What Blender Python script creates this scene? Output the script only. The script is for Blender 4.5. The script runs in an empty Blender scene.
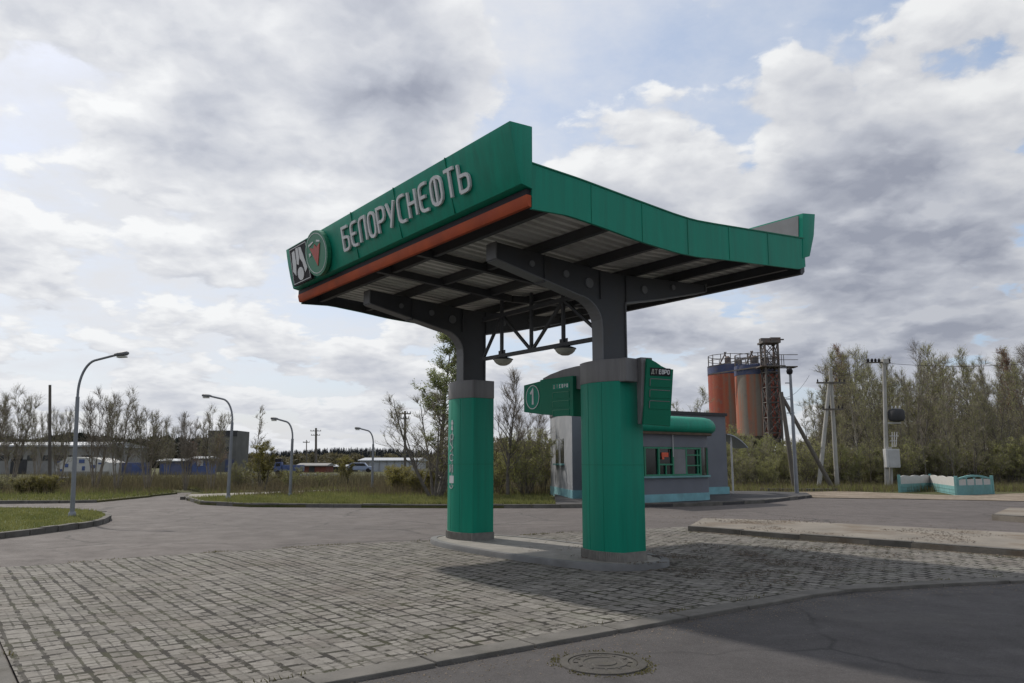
import bpy, bmesh, math, random
from mathutils import Vector, Matrix, noise as mnoise
random.seed(7)
sc = bpy.context.scene
col = sc.collection
PI = math.pi
R = math.radians

# ---------------------------------------------------------------- camera numbers
H_EYE, F_PX, CXP, CYP, HOR = 1.73, 775.0, 512.0, 341.5, 461.0
TH = math.atan((HOR - CYP) / F_PX)
def ray(px, py):
    x = (px - CXP) / F_PX; v = -(py - CYP) / F_PX
    return Vector((x, math.cos(TH) - v * math.sin(TH), math.sin(TH) + v * math.cos(TH)))
def G(px, py, z=0.0):                      # a point of the ground at height z
    r = ray(px, py); t = (z - H_EYE) / r.z
    return Vector((r.x * t, r.y * t, z))
def P(px, py, Y):                          # a point at distance Y
    r = ray(px, py); t = Y / r.y
    return Vector((r.x * t, Y, H_EYE + r.z * t))
GR = R(37.0)                               # direction of the forecourt grid
UX = Vector((math.cos(GR), math.sin(GR), 0)); UY = Vector((-math.sin(GR), math.cos(GR), 0))
A0 = Vector((1.69, 13.24, 0.0))            # foot of the near column
def L2W(x, y, z=0): return A0 + UX * x + UY * y + Vector((0, 0, z))
def W2L(p):
    d = Vector((p[0], p[1], 0)) - A0
    return d.dot(UX), d.dot(UY)

# ---------------------------------------------------------------- materials
def mat(name, base, rough=0.7, var=0.15, scale=3.0, bump=0.0, bscale=40.0, metal=0.0, spec=0.5,
        dirt=None, dirt_amt=0.0, dirt_scale=1.2, streak=False, detail=6):
    m = bpy.data.materials.new(name); m.use_nodes = True
    nt = m.node_tree; N = nt.nodes; L = nt.links
    b = N['Principled BSDF']; b.inputs['Metallic'].default_value = metal
    b.inputs['Specular IOR Level'].default_value = spec
    tc = N.new('ShaderNodeTexCoord')
    mp = N.new('ShaderNodeMapping'); L.new(tc.outputs['Object'], mp.inputs[0])
    if streak: mp.inputs['Scale'].default_value = (6, 6, 0.35)
    n = N.new('ShaderNodeTexNoise'); n.inputs['Scale'].default_value = scale; n.inputs['Detail'].default_value = detail
    L.new(mp.outputs[0], n.inputs['Vector'])
    r = N.new('ShaderNodeValToRGB')
    lo = tuple(c * (1 - var) for c in base[:3]) + (1,); hi = tuple(min(1, c * (1 + var)) for c in base[:3]) + (1,)
    r.color_ramp.elements[0].position = .3; r.color_ramp.elements[0].color = lo
    r.color_ramp.elements[1].position = .7; r.color_ramp.elements[1].color = hi
    L.new(n.outputs['Fac'], r.inputs[0])
    out = r.outputs[0]
    if dirt is not None:
        n2 = N.new('ShaderNodeTexNoise'); n2.inputs['Scale'].default_value = dirt_scale; n2.inputs['Detail'].default_value = 8
        n2.inputs['Roughness'].default_value = .65
        L.new(mp.outputs[0], n2.inputs['Vector'])
        mr = N.new('ShaderNodeMapRange'); mr.inputs[1].default_value = .48; mr.inputs[2].default_value = .68
        mr.inputs[4].default_value = dirt_amt
        L.new(n2.outputs['Fac'], mr.inputs[0])
        mx = N.new('ShaderNodeMix'); mx.data_type = 'RGBA'
        L.new(mr.outputs[0], mx.inputs[0]); L.new(out, mx.inputs[6]); mx.inputs[7].default_value = tuple(dirt[:3]) + (1,)
        out = mx.outputs[2]
    L.new(out, b.inputs['Base Color'])
    rr = N.new('ShaderNodeMapRange'); rr.inputs[3].default_value = max(0.03, rough - .1); rr.inputs[4].default_value = min(1, rough + .1)
    L.new(n.outputs['Fac'], rr.inputs[0]); L.new(rr.outputs[0], b.inputs['Roughness'])
    if bump:
        n3 = N.new('ShaderNodeTexNoise'); n3.inputs['Scale'].default_value = bscale; n3.inputs['Detail'].default_value = 5
        L.new(tc.outputs['Object'], n3.inputs['Vector'])
        bp = N.new('ShaderNodeBump'); bp.inputs['Strength'].default_value = bump; bp.inputs['Distance'].default_value = .02
        L.new(n3.outputs['Fac'], bp.inputs['Height']); L.new(bp.outputs[0], b.inputs['Normal'])
    return m

def leafmat(name, c1, c2):
    m = bpy.data.materials.new(name); m.use_nodes = True
    nt = m.node_tree; N = nt.nodes; L = nt.links; b = N['Principled BSDF']
    tc = N.new('ShaderNodeTexCoord'); n = N.new('ShaderNodeTexNoise'); n.inputs['Scale'].default_value = 1.3; n.inputs['Detail'].default_value = 5
    L.new(tc.outputs['Object'], n.inputs['Vector'])
    oi = N.new('ShaderNodeObjectInfo')
    ad = N.new('ShaderNodeMath'); ad.operation = 'MULTIPLY_ADD'; ad.inputs[1].default_value = .35; ad.inputs[2].default_value = -.17
    L.new(oi.outputs['Random'], ad.inputs[0])
    a2 = N.new('ShaderNodeMath'); a2.operation = 'ADD'; L.new(ad.outputs[0], a2.inputs[0]); L.new(n.outputs['Fac'], a2.inputs[1])
    r = N.new('ShaderNodeValToRGB'); r.color_ramp.elements[0].position = .3; r.color_ramp.elements[1].position = .7
    r.color_ramp.elements[0].color = c1 + (1,); r.color_ramp.elements[1].color = c2 + (1,)
    L.new(a2.outputs[0], r.inputs[0]); L.new(r.outputs[0], b.inputs['Base Color'])
    b.inputs['Roughness'].default_value = .7
    tr = N.new('ShaderNodeBsdfTranslucent'); L.new(r.outputs[0], tr.inputs[0])
    mx = N.new('ShaderNodeMixShader'); mx.inputs[0].default_value = .45
    out = [x for x in N if x.type == 'OUTPUT_MATERIAL'][0]
    L.new(b.outputs[0], mx.inputs[1]); L.new(tr.outputs[0], mx.inputs[2]); L.new(mx.outputs[0], out.inputs[0])
    return m

def glassmat(name, base):
    m = mat(name, base, .12, .3, 1.5); m.node_tree.nodes['Principled BSDF'].inputs['Roughness'].default_value = .1
    return m

M = {}
M['green'] = mat('green_panel', (.003, .225, .145), .5, .10, 1.2, spec=.26, bump=.25, bscale=1.6, dirt=(.010, .125, .085), dirt_amt=.45, dirt_scale=1.1, streak=True)
M['green_dark'] = mat('green_sign_paint', (.005, .145, .082), .5, .1, 2, spec=.2)
M['green_trim'] = mat('green_trim_paint', (.012, .17, .09), .45, .15, 3)
M['grey_panel'] = mat('grey_panel', (.165, .16, .16), .5, .1, 2, dirt=(.09, .085, .08), dirt_amt=.5, streak=True)
M['steel'] = mat('grey_painted_steel', (.045, .048, .055), .55, .15, 3, dirt=(.05, .045, .04), dirt_amt=.5, dirt_scale=2)
M['steel_light'] = mat('light_grey_painted_steel', (.15, .155, .165), .5, .12, 3, dirt=(.1, .09, .08), dirt_amt=.4)
M['deck'] = mat('corrugated_roof_sheet', (.62, .62, .59), .5, .1, 1.5, dirt=(.36, .35, .32), dirt_amt=.6)
M['red'] = mat('red_gutter_paint', (.37, .072, .026), .65, .2, 2, spec=.2, dirt=(.25, .04, .03), dirt_amt=.5)
M['white'] = mat('white_acrylic', (.62, .62, .62), .4, .08, 3)
M['silver'] = mat('silver_letter_face', (.58, .58, .58), .4, .1, 3)
M['dark'] = mat('dark_plastic', (.022, .02, .024), .6, .2, 3, spec=.15)
M['lamp_glass'] = mat('lamp_diffuser', (.35, .35, .30), .4, .1, 3)
M['skirt'] = mat('ribbed_skirt', (.17, .16, .145), .7, .2, 8, bump=.3)
M['concrete'] = mat('concrete', (.24, .226, .205), .85, .18, 2.5, bump=.35, bscale=60, dirt=(.14, .13, .11), dirt_amt=.7, dirt_scale=1.4)
M['concrete_dark'] = mat('kerb_concrete', (.115, .107, .096), .9, .25, 3, bump=.4, bscale=50, dirt=(.06, .055, .045), dirt_amt=.8, dirt_scale=2.2)  # base colour darkened to include the shade on the kerb faces
M['galv'] = mat('galvanised_pole', (.20, .21, .23), .5, .12, 3, metal=.3)
M['pole_concrete'] = mat('pole_concrete', (.34, .33, .31), .85, .15, 2, bump=.2)
M['wood'] = mat('weathered_wood', (.11, .098, .085), .9, .25, 4, streak=True)
M['wall_sunlit'] = mat('sunlit_grey_render', (.26, .27, .29), .85, .06, 1.5, bump=.15, bscale=80, dirt=(.4, .4, .41), dirt_amt=.5)  # kiosk side facing the sun: sunlight put into the paler grey
M['wall_shaded'] = mat('shaded_blue_grey_render', (.14, .149, .17), .85, .08, 1.5, bump=.15, bscale=80, dirt=(.13, .14, .17), dirt_amt=.5)  # kiosk walls turned from the sun: shade put into the darker colour
M['plinth'] = mat('turquoise_plinth', (.17, .36, .40), .8, .15, 2, dirt=(.12, .2, .2), dirt_amt=.5)
M['turq'] = mat('turquoise_paint', (.14, .30, .30), .8, .18, 2.5, bump=.2, bscale=30, dirt=(.1, .19, .17), dirt_amt=.6)
M['whitewash'] = mat('whitewash', (.46, .455, .44), .85, .15, 4, dirt=(.35, .33, .29), dirt_amt=.7, dirt_scale=4)
M['glass'] = glassmat('window_glass', (.012, .014, .016))
M['roofing'] = mat('dark_roofing', (.035, .035, .038), .8, .2, 2)
M['orange_sign'] = mat('orange_window_sign', (.6, .08, .03), .5, .3, 6)
M['rust_steel'] = mat('rusty_dark_steel', (.11, .10, .095), .8, .3, 2, dirt=(.14, .07, .045), dirt_amt=.7)
M['bluepaint'] = mat('faded_blue_paint', (.05, .065, .14), .75, .25, 1, dirt=(.12, .1, .09), dirt_amt=.5)
M['bluegrey'] = mat('greyed_blue_paint', (.10, .115, .20), .8, .25, 1.2, dirt=(.16, .15, .16), dirt_amt=.5)
M['bluebright'] = mat('blue_paint', (.055, .085, .21), .6, .2, 2)
M['blockgrey'] = mat('grey_concrete_block', (.24, .235, .225), .9, .15, .6, dirt=(.14, .135, .13), dirt_amt=.6, dirt_scale=.5)
M['blockdark'] = mat('dark_concrete', (.11, .11, .105), .9, .2, .6)
M['palemetal'] = mat('pale_sheet_metal', (.36, .38, .41), .6, .1, .5, streak=True)
M['brickred'] = mat('red_brown_sheet', (.16, .05, .035), .8, .2, 1)
M['cabinet'] = mat('light_grey_cabinet', (.45, .45, .45), .5, .1, 2)
M['iron'] = mat('cast_iron', (.05, .044, .038), .65, .3, 14, bump=.4, bscale=60, dirt=(.05, .045, .03), dirt_amt=.7, dirt_scale=6)
M['bark'] = mat('dark_bark', (.13, .115, .10), .95, .3, 5)
M['bark_light'] = mat('pale_bark', (.20, .19, .17), .9, .4, 6)
M['twig'] = mat('twig_bark', (.22, .19, .155), .95, .3, 3)
M['leaf_olive'] = leafmat('olive_budding_leaves', (.20, .225, .06), (.40, .41, .14))
M['leaf_green'] = leafmat('fresh_green_leaves', (.20, .235, .085), (.36, .39, .17))
M['leaf_yellow'] = leafmat('yellow_green_leaves', (.14, .13, .03), (.27, .24, .06))
M['leaf_rust'] = leafmat('rust_brown_leaves', (.17, .075, .04), (.28, .13, .07))
M['leaf_dry'] = leafmat('dry_stalks', (.085, .07, .042), (.20, .165, .10))
M['leaf_bush'] = leafmat('brown_undergrowth', (.09, .08, .045), (.19, .165, .09))
M['litter'] = leafmat('dead_leaf_litter', (.055, .040, .026), (.13, .092, .058))
M['moss'] = leafmat('mossy_weeds', (.065, .06, .022), (.15, .135, .055))
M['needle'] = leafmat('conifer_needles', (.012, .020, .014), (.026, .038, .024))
M['needle_hazed'] = leafmat('hazed_conifer_needles', (.020, .030, .04), (.038, .052, .066))  # blue of distance haze mixed into the needle colour
M['grass'] = leafmat('grass_blades', (.08, .105, .024), (.20, .20, .07))

def ground_mat(name, c1, c2, c3, s1=.6, s2=6, bump=.5, bsc=25, rough=.95):
    m = bpy.data.materials.new(name); m.use_nodes = True
    nt = m.node_tree; N = nt.nodes; L = nt.links; b = N['Principled BSDF']
    tc = N.new('ShaderNodeTexCoord')
    n1 = N.new('ShaderNodeTexNoise'); n1.inputs['Scale'].default_value = s1; n1.inputs['Detail'].default_value = 8
    n2 = N.new('ShaderNodeTexNoise'); n2.inputs['Scale'].default_value = s2; n2.inputs['Detail'].default_value = 6
    for n in (n1, n2): L.new(tc.outputs['Object'], n.inputs['Vector'])
    r1 = N.new('ShaderNodeValToRGB'); r1.color_ramp.elements[0].position = .4; r1.color_ramp.elements[1].position = .62
    r1.color_ramp.elements[0].color = c1 + (1,); r1.color_ramp.elements[1].color = c2 + (1,)
    L.new(n1.outputs['Fac'], r1.inputs[0])
    mr = N.new('ShaderNodeMapRange'); mr.inputs[1].default_value = .45; mr.inputs[2].default_value = .7; mr.inputs[4].default_value = .75
    L.new(n2.outputs['Fac'], mr.inputs[0])
    mx = N.new('ShaderNodeMix'); mx.data_type = 'RGBA'; L.new(mr.outputs[0], mx.inputs[0]); L.new(r1.outputs[0], mx.inputs[6])
    mx.inputs[7].default_value = c3 + (1,); L.new(mx.outputs[2], b.inputs['Base Color'])
    b.inputs['Roughness'].default_value = rough; b.inputs['Specular IOR Level'].default_value = .2
    n3 = N.new('ShaderNodeTexNoise'); n3.inputs['Scale'].default_value = bsc; n3.inputs['Detail'].default_value = 4; L.new(tc.outputs['Object'], n3.inputs['Vector'])
    bp = N.new('ShaderNodeBump'); bp.inputs['Strength'].default_value = bump; bp.inputs['Distance'].default_value = .05
    L.new(n3.outputs['Fac'], bp.inputs['Height']); L.new(bp.outputs[0], b.inputs['Normal'])
    return m
M['soil'] = ground_mat('grassy_soil', (.050, .060, .018), (.085, .082, .034), (.10, .082, .05))
M['turf'] = ground_mat('turf', (.06, .085, .02), (.095, .11, .032), (.095, .085, .045))
M['dirt'] = ground_mat('sandy_dirt', (.20, .16, .125), (.27, .225, .18), (.12, .10, .065), .7, 5)
M['path'] = ground_mat('pale_path', (.28, .26, .24), (.34, .32, .29), (.2, .18, .15), 1, 6, .2)

def asphalt(name, c, crack=True, patch=None, vor=.22):
    m = bpy.data.materials.new(name); m.use_nodes = True
    nt = m.node_tree; N = nt.nodes; L = nt.links; b = N['Principled BSDF']
    tc = N.new('ShaderNodeTexCoord')
    def noise(s, d=6, ro=.55):
        n = N.new('ShaderNodeTexNoise'); n.inputs['Scale'].default_value = s; n.inputs['Detail'].default_value = d; n.inputs['Roughness'].default_value = ro
        L.new(tc.outputs['Object'], n.inputs['Vector']); return n
    big = noise(.22, 7, .6); fine = noise(110, 2, .6); mid = noise(1.6, 8, .68)
    def mixc(fac, a, bcol):
        mx = N.new('ShaderNodeMix'); mx.data_type = 'RGBA'; L.new(fac, mx.inputs[0]); L.new(a, mx.inputs[6])
        mx.inputs[7].default_value = bcol + (1,); return mx.outputs[2]
    def rng(src, a, bb, o0=0, o1=1):
        r = N.new('ShaderNodeMapRange'); r.inputs[1].default_value = a; r.inputs[2].default_value = bb
        r.inputs[3].default_value = o0; r.inputs[4].default_value = o1; L.new(src, r.inputs[0]); return r.outputs[0]
    r1 = N.new('ShaderNodeValToRGB'); r1.color_ramp.elements[0].position = .35; r1.color_ramp.elements[1].position = .65
    r1.color_ramp.elements[0].color = tuple(x * .82 for x in c) + (1,); r1.color_ramp.elements[1].color = tuple(x * 1.18 for x in c) + (1,)
    L.new(big.outputs['Fac'], r1.inputs[0]); o = r1.outputs[0]
    o = mixc(rng(mid.outputs['Fac'], .5, .68, 0, .5), o, tuple(x * .66 for x in c))
    o = mixc(rng(mid.outputs['Fac'], .48, .34, 0, .4), o, tuple(x * 1.3 for x in c))
    o = mixc(rng(fine.outputs['Fac'], .53, .68, 0, .8), o, tuple(min(1, x * 1.9) for x in c))
    o = mixc(rng(fine.outputs['Fac'], .47, .33, 0, .8), o, tuple(x * .45 for x in c))
    o = mixc(rng(noise(14, 5, .75).outputs['Fac'], .50, .66, 0, .45), o, tuple(x * .6 for x in c))
    vd = N.new('ShaderNodeTexVoronoi'); vd.inputs['Scale'].default_value = .9; L.new(tc.outputs['Object'], vd.inputs['Vector'])
    o = mixc(rng(vd.outputs['Distance'], .16, .05, 0, .55), o, tuple(x * .45 for x in c))
    if patch: o = mixc(rng(noise(.35, 8, .65).outputs['Fac'], .55, .66, 0, .55), o, patch)
    if crack:
        wn = noise(1.1, 5); wa = N.new('ShaderNodeVectorMath'); wa.operation = 'MULTIPLY_ADD'; wa.inputs[1].default_value = (.9, .9, 0)
        L.new(wn.outputs['Color'], wa.inputs[0]); L.new(tc.outputs['Object'], wa.inputs[2])
        v = N.new('ShaderNodeTexVoronoi'); v.feature = 'DISTANCE_TO_EDGE'; v.inputs['Scale'].default_value = vor
        L.new(wa.outputs[0], v.inputs['Vector'])
        msk = rng(noise(.3, 3).outputs['Fac'], .42, .52)
        k = N.new('ShaderNodeMath'); k.operation = 'MULTIPLY'; L.new(rng(v.outputs['Distance'], .011, .002, 0, .8), k.inputs[0]); L.new(msk, k.inputs[1])
        o = mixc(k.outputs[0], o, tuple(x * .35 for x in c))
    L.new(o, b.inputs['Base Color']); L.new(rng(mid.outputs['Fac'], .3, .7, .72, .92), b.inputs['Roughness'])
    b.inputs['Specular IOR Level'].default_value = .35
    bp = N.new('ShaderNodeBump'); bp.inputs['Strength'].default_value = .5; bp.inputs['Distance'].default_value = .008
    L.new(fine.outputs['Fac'], bp.inputs['Height']); L.new(bp.outputs[0], b.inputs['Normal'])
    return m
M['asphalt'] = asphalt('old_asphalt', (.092, .079, .074), True, (.125, .11, .10))
M['asphalt_dark'] = asphalt('lane_asphalt', (.058, .053, .053), True, (.08, .074, .070))
M['asphalt_walk'] = asphalt('walk_asphalt', (.05, .048, .05), False)

def paver_mat():
    m = bpy.data.materials.new('block_paving'); m.use_nodes = True
    nt = m.node_tree; N = nt.nodes; L = nt.links; b = N['Principled BSDF']
    tc = N.new('ShaderNodeTexCoord')
    mp = N.new('ShaderNodeMapping'); mp.inputs['Rotation'].default_value = (0, 0, R(90)); L.new(tc.outputs['Object'], mp.inputs[0])
    def noise(s, d=6, ro=.55, src=None):
        n = N.new('ShaderNodeTexNoise'); n.inputs['Scale'].default_value = s; n.inputs['Detail'].default_value = d; n.inputs['Roughness'].default_value = ro
        L.new(src or tc.outputs['Object'], n.inputs['Vector']); return n
    def rng(src, a, bb, o0=0, o1=1):
        r = N.new('ShaderNodeMapRange'); r.inputs[1].default_value = a; r.inputs[2].default_value = bb
        r.inputs[3].default_value = o0; r.inputs[4].default_value = o1; L.new(src, r.inputs[0]); return r.outputs[0]
    def mth(op, a, c):
        k = N.new('ShaderNodeMath'); k.operation = op
        for i, s in enumerate((a, c)):
            if isinstance(s, (int, float)): k.inputs[i].default_value = s
            else: L.new(s, k.inputs[i])
        return k.outputs[0]
    def mixc(fac, a, c):
        mx = N.new('ShaderNodeMix'); mx.data_type = 'RGBA'
        if isinstance(fac, (int, float)): mx.inputs[0].default_value = fac
        else: L.new(fac, mx.inputs[0])
        for i, s in ((6, a), (7, c)):
            if isinstance(s, tuple): mx.inputs[i].default_value = s + (1,)
            else: L.new(s, mx.inputs[i])
        return mx.outputs[2]
    wob = noise(6.0, 3); wa = N.new('ShaderNodeVectorMath'); wa.operation = 'MULTIPLY_ADD'; wa.inputs[1].default_value = (.022, .022, 0)
    L.new(wob.outputs['Color'], wa.inputs[0]); L.new(mp.outputs[0], wa.inputs[2])
    def brick(bw, rh, mo, off=.5, freq=2):
        t = N.new('ShaderNodeTexBrick'); t.offset = off; t.offset_frequency = freq
        t.inputs['Scale'].default_value = 1; t.inputs['Brick Width'].default_value = bw; t.inputs['Row Height'].default_value = rh
        t.inputs['Mortar Size'].default_value = mo; t.inputs['Mortar Smooth'].default_value = .15
        t.inputs['Color1'].default_value = (0, 0, 0, 1); t.inputs['Color2'].default_value = (1, 1, 1, 1); t.inputs['Mortar'].default_value = (.5, .5, .5, 1)
        L.new(wa.outputs[0], t.inputs['Vector']); return t
    big = brick(60, .218, .012, 0)                # long continuous joints
    cro = brick(.218, .218, .016, .5)             # staggered blocks
    sma = brick(.109, .109, .010, .37, 3)       # small half blocks
    age = noise(.42, 6, .6)
    fill = rng(age.outputs['Fac'], .40, .60)                     # 1 = joints visible
    fill2 = rng(noise(1.9, 5, .6).outputs['Fac'], .42, .62)
    fill3 = rng(noise(4.5, 3, .6).outputs['Fac'], .46, .56)
    j1 = mth('MULTIPLY', big.outputs['Fac'], rng(fill, 0, 1, .45, 1))
    j2 = mth('MULTIPLY', cro.outputs['Fac'], mth('MULTIPLY', rng(fill, 0, 1, .5, 1), rng(fill3, 0, 1, .45, 1)))
    j3 = mth('MULTIPLY', sma.outputs['Fac'], mth('MULTIPLY', fill2, .9))
    gap = brick(.218, .218, .030, .5)             # here and there a joint has opened
    j4 = mth('MULTIPLY', gap.outputs['Fac'], rng(noise(3.4, 5, .75).outputs['Fac'],   .495, .525, 0, 1))
    j = mth('MAXIMUM', j4, mth('MAXIMUM', j1, mth('MAXIMUM', j2, j3)))
    tone = mixc(cro.outputs['Color'], (.118, .109, .097), (.218, .204, .184))
    tone = mixc(mth('MULTIPLY', sma.outputs['Color'], .35), tone, (.28, .265, .24))
    tone = mixc(rng(noise(.5, 8, .7).outputs['Fac'], .5, .68, 0, .6), tone, (.145, .118, .10))
    tone = mixc(rng(noise(.8, 8, .7).outputs['Fac'], .55, .7, 0, .55), tone, (.205, .21, .17))
    tone = mixc(rng(noise(60, 4, .7).outputs['Fac'], .45, .72, 0, .4), tone, (.095, .085, .073))
    tone = mixc(rng(noise(6, 6, .7).outputs['Fac'], .54, .72, 0, .45), tone, (.12, .107, .088))
    # wet dark leaf litter caught in the joints round the island
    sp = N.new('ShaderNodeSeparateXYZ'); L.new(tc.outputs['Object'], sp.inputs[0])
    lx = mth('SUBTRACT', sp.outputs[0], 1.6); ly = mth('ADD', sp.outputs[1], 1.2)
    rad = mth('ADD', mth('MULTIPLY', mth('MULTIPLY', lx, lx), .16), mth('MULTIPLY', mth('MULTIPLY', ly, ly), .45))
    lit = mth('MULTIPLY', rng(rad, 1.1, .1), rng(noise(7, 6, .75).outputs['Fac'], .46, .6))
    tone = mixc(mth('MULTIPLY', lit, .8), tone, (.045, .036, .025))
    jc = mixc(rng(noise(2.5, 4).outputs['Fac'], .45, .6), (.018, .015, .012), (.03, .03, .012))
    tone = mixc(mth('MULTIPLY', rng(noise(16, 5, .7).outputs['Fac'], .52, .66), .5), tone, (.085, .075, .064))
    colr = mixc(j, tone, jc)
    L.new(colr, b.inputs['Base Color']); b.inputs['Roughness'].default_value = .88; b.inputs['Specular IOR Level'].default_value = .3
    hgt = mth('ADD', mth('MULTIPLY', mth('SUBTRACT', 1.0, j), 1.0), mth('MULTIPLY', noise(45, 4).outputs['Fac'], .3))
    hgt = mth('ADD', hgt, mth('MULTIPLY', cro.outputs['Color'], .25))
    bp = N.new('ShaderNodeBump'); bp.inputs['Strength'].default_value = .8; bp.inputs['Distance'].default_value = .012
    L.new(hgt, bp.inputs['Height']); L.new(bp.outputs[0], b.inputs['Normal'])
    return m
M['paver'] = paver_mat()

def silo_mat(name, k, x0):
    m = bpy.data.materials.new(name); m.use_nodes = True
    nt = m.node_tree; N = nt.nodes; L = nt.links; b = N['Principled BSDF']
    tc = N.new('ShaderNodeTexCoord')
    mp = N.new('ShaderNodeMapping'); mp.inputs['Scale'].default_value = (1.0, 1.0, .05); L.new(tc.outputs['Object'], mp.inputs[0])
    n = N.new('ShaderNodeTexNoise'); n.inputs['Scale'].default_value = 1.1; n.inputs['Detail'].default_value = 7; L.new(mp.outputs[0], n.inputs['Vector'])
    r = N.new('ShaderNodeValToRGB'); e = r.color_ramp.elements
    e[0].position = .36; e[0].color = (.20, .17, .14, 1); e[1].position = .48; e[1].color = (.35, .10, .052, 1)
    x = r.color_ramp.elements.new(.42); x.color = (.26, .135, .09, 1)
    x = r.color_ramp.elements.new(.60); x.color = (.30, .062, .036, 1)
    sx = N.new('ShaderNodeSeparateXYZ'); L.new(tc.outputs['Object'], sx.inputs[0]); ma = N.new('ShaderNodeMath'); ma.operation = 'MULTIPLY_ADD'; ma.inputs[1].default_value = k; sb_ = N.new('ShaderNodeMath'); sb_.operation = 'SUBTRACT'; sb_.inputs[1].default_value = x0; L.new(sx.outputs[0], sb_.inputs[0]); L.new(sb_.outputs[0], ma.inputs[0]); L.new(n.outputs['Fac'], ma.inputs[2])
    L.new(ma.outputs[0], r.inputs[0])
    n2 = N.new('ShaderNodeTexNoise'); n2.inputs['Scale'].default_value = 2; n2.inputs['Detail'].default_value = 8; L.new(tc.outputs['Object'], n2.inputs['Vector'])
    mr = N.new('ShaderNodeMapRange'); mr.inputs[1].default_value = .52; mr.inputs[2].default_value = .7; mr.inputs[4].default_value = .6; L.new(n2.outputs['Fac'], mr.inputs[0])
    mx = N.new('ShaderNodeMix'); mx.data_type = 'RGBA'; L.new(mr.outputs[0], mx.inputs[0]); L.new(r.outputs[0], mx.inputs[6]); mx.inputs[7].default_value = (.17, .13, .11, 1)
    L.new(mx.outputs[2], b.inputs['Base Color']); b.inputs['Roughness'].default_value = .8
    return m
M['silo'] = silo_mat('faded_orange_silo_paint', .09, -.5)
M['silo_grey'] = silo_mat('weathered_silo_paint', -.09, -.9)

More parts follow.
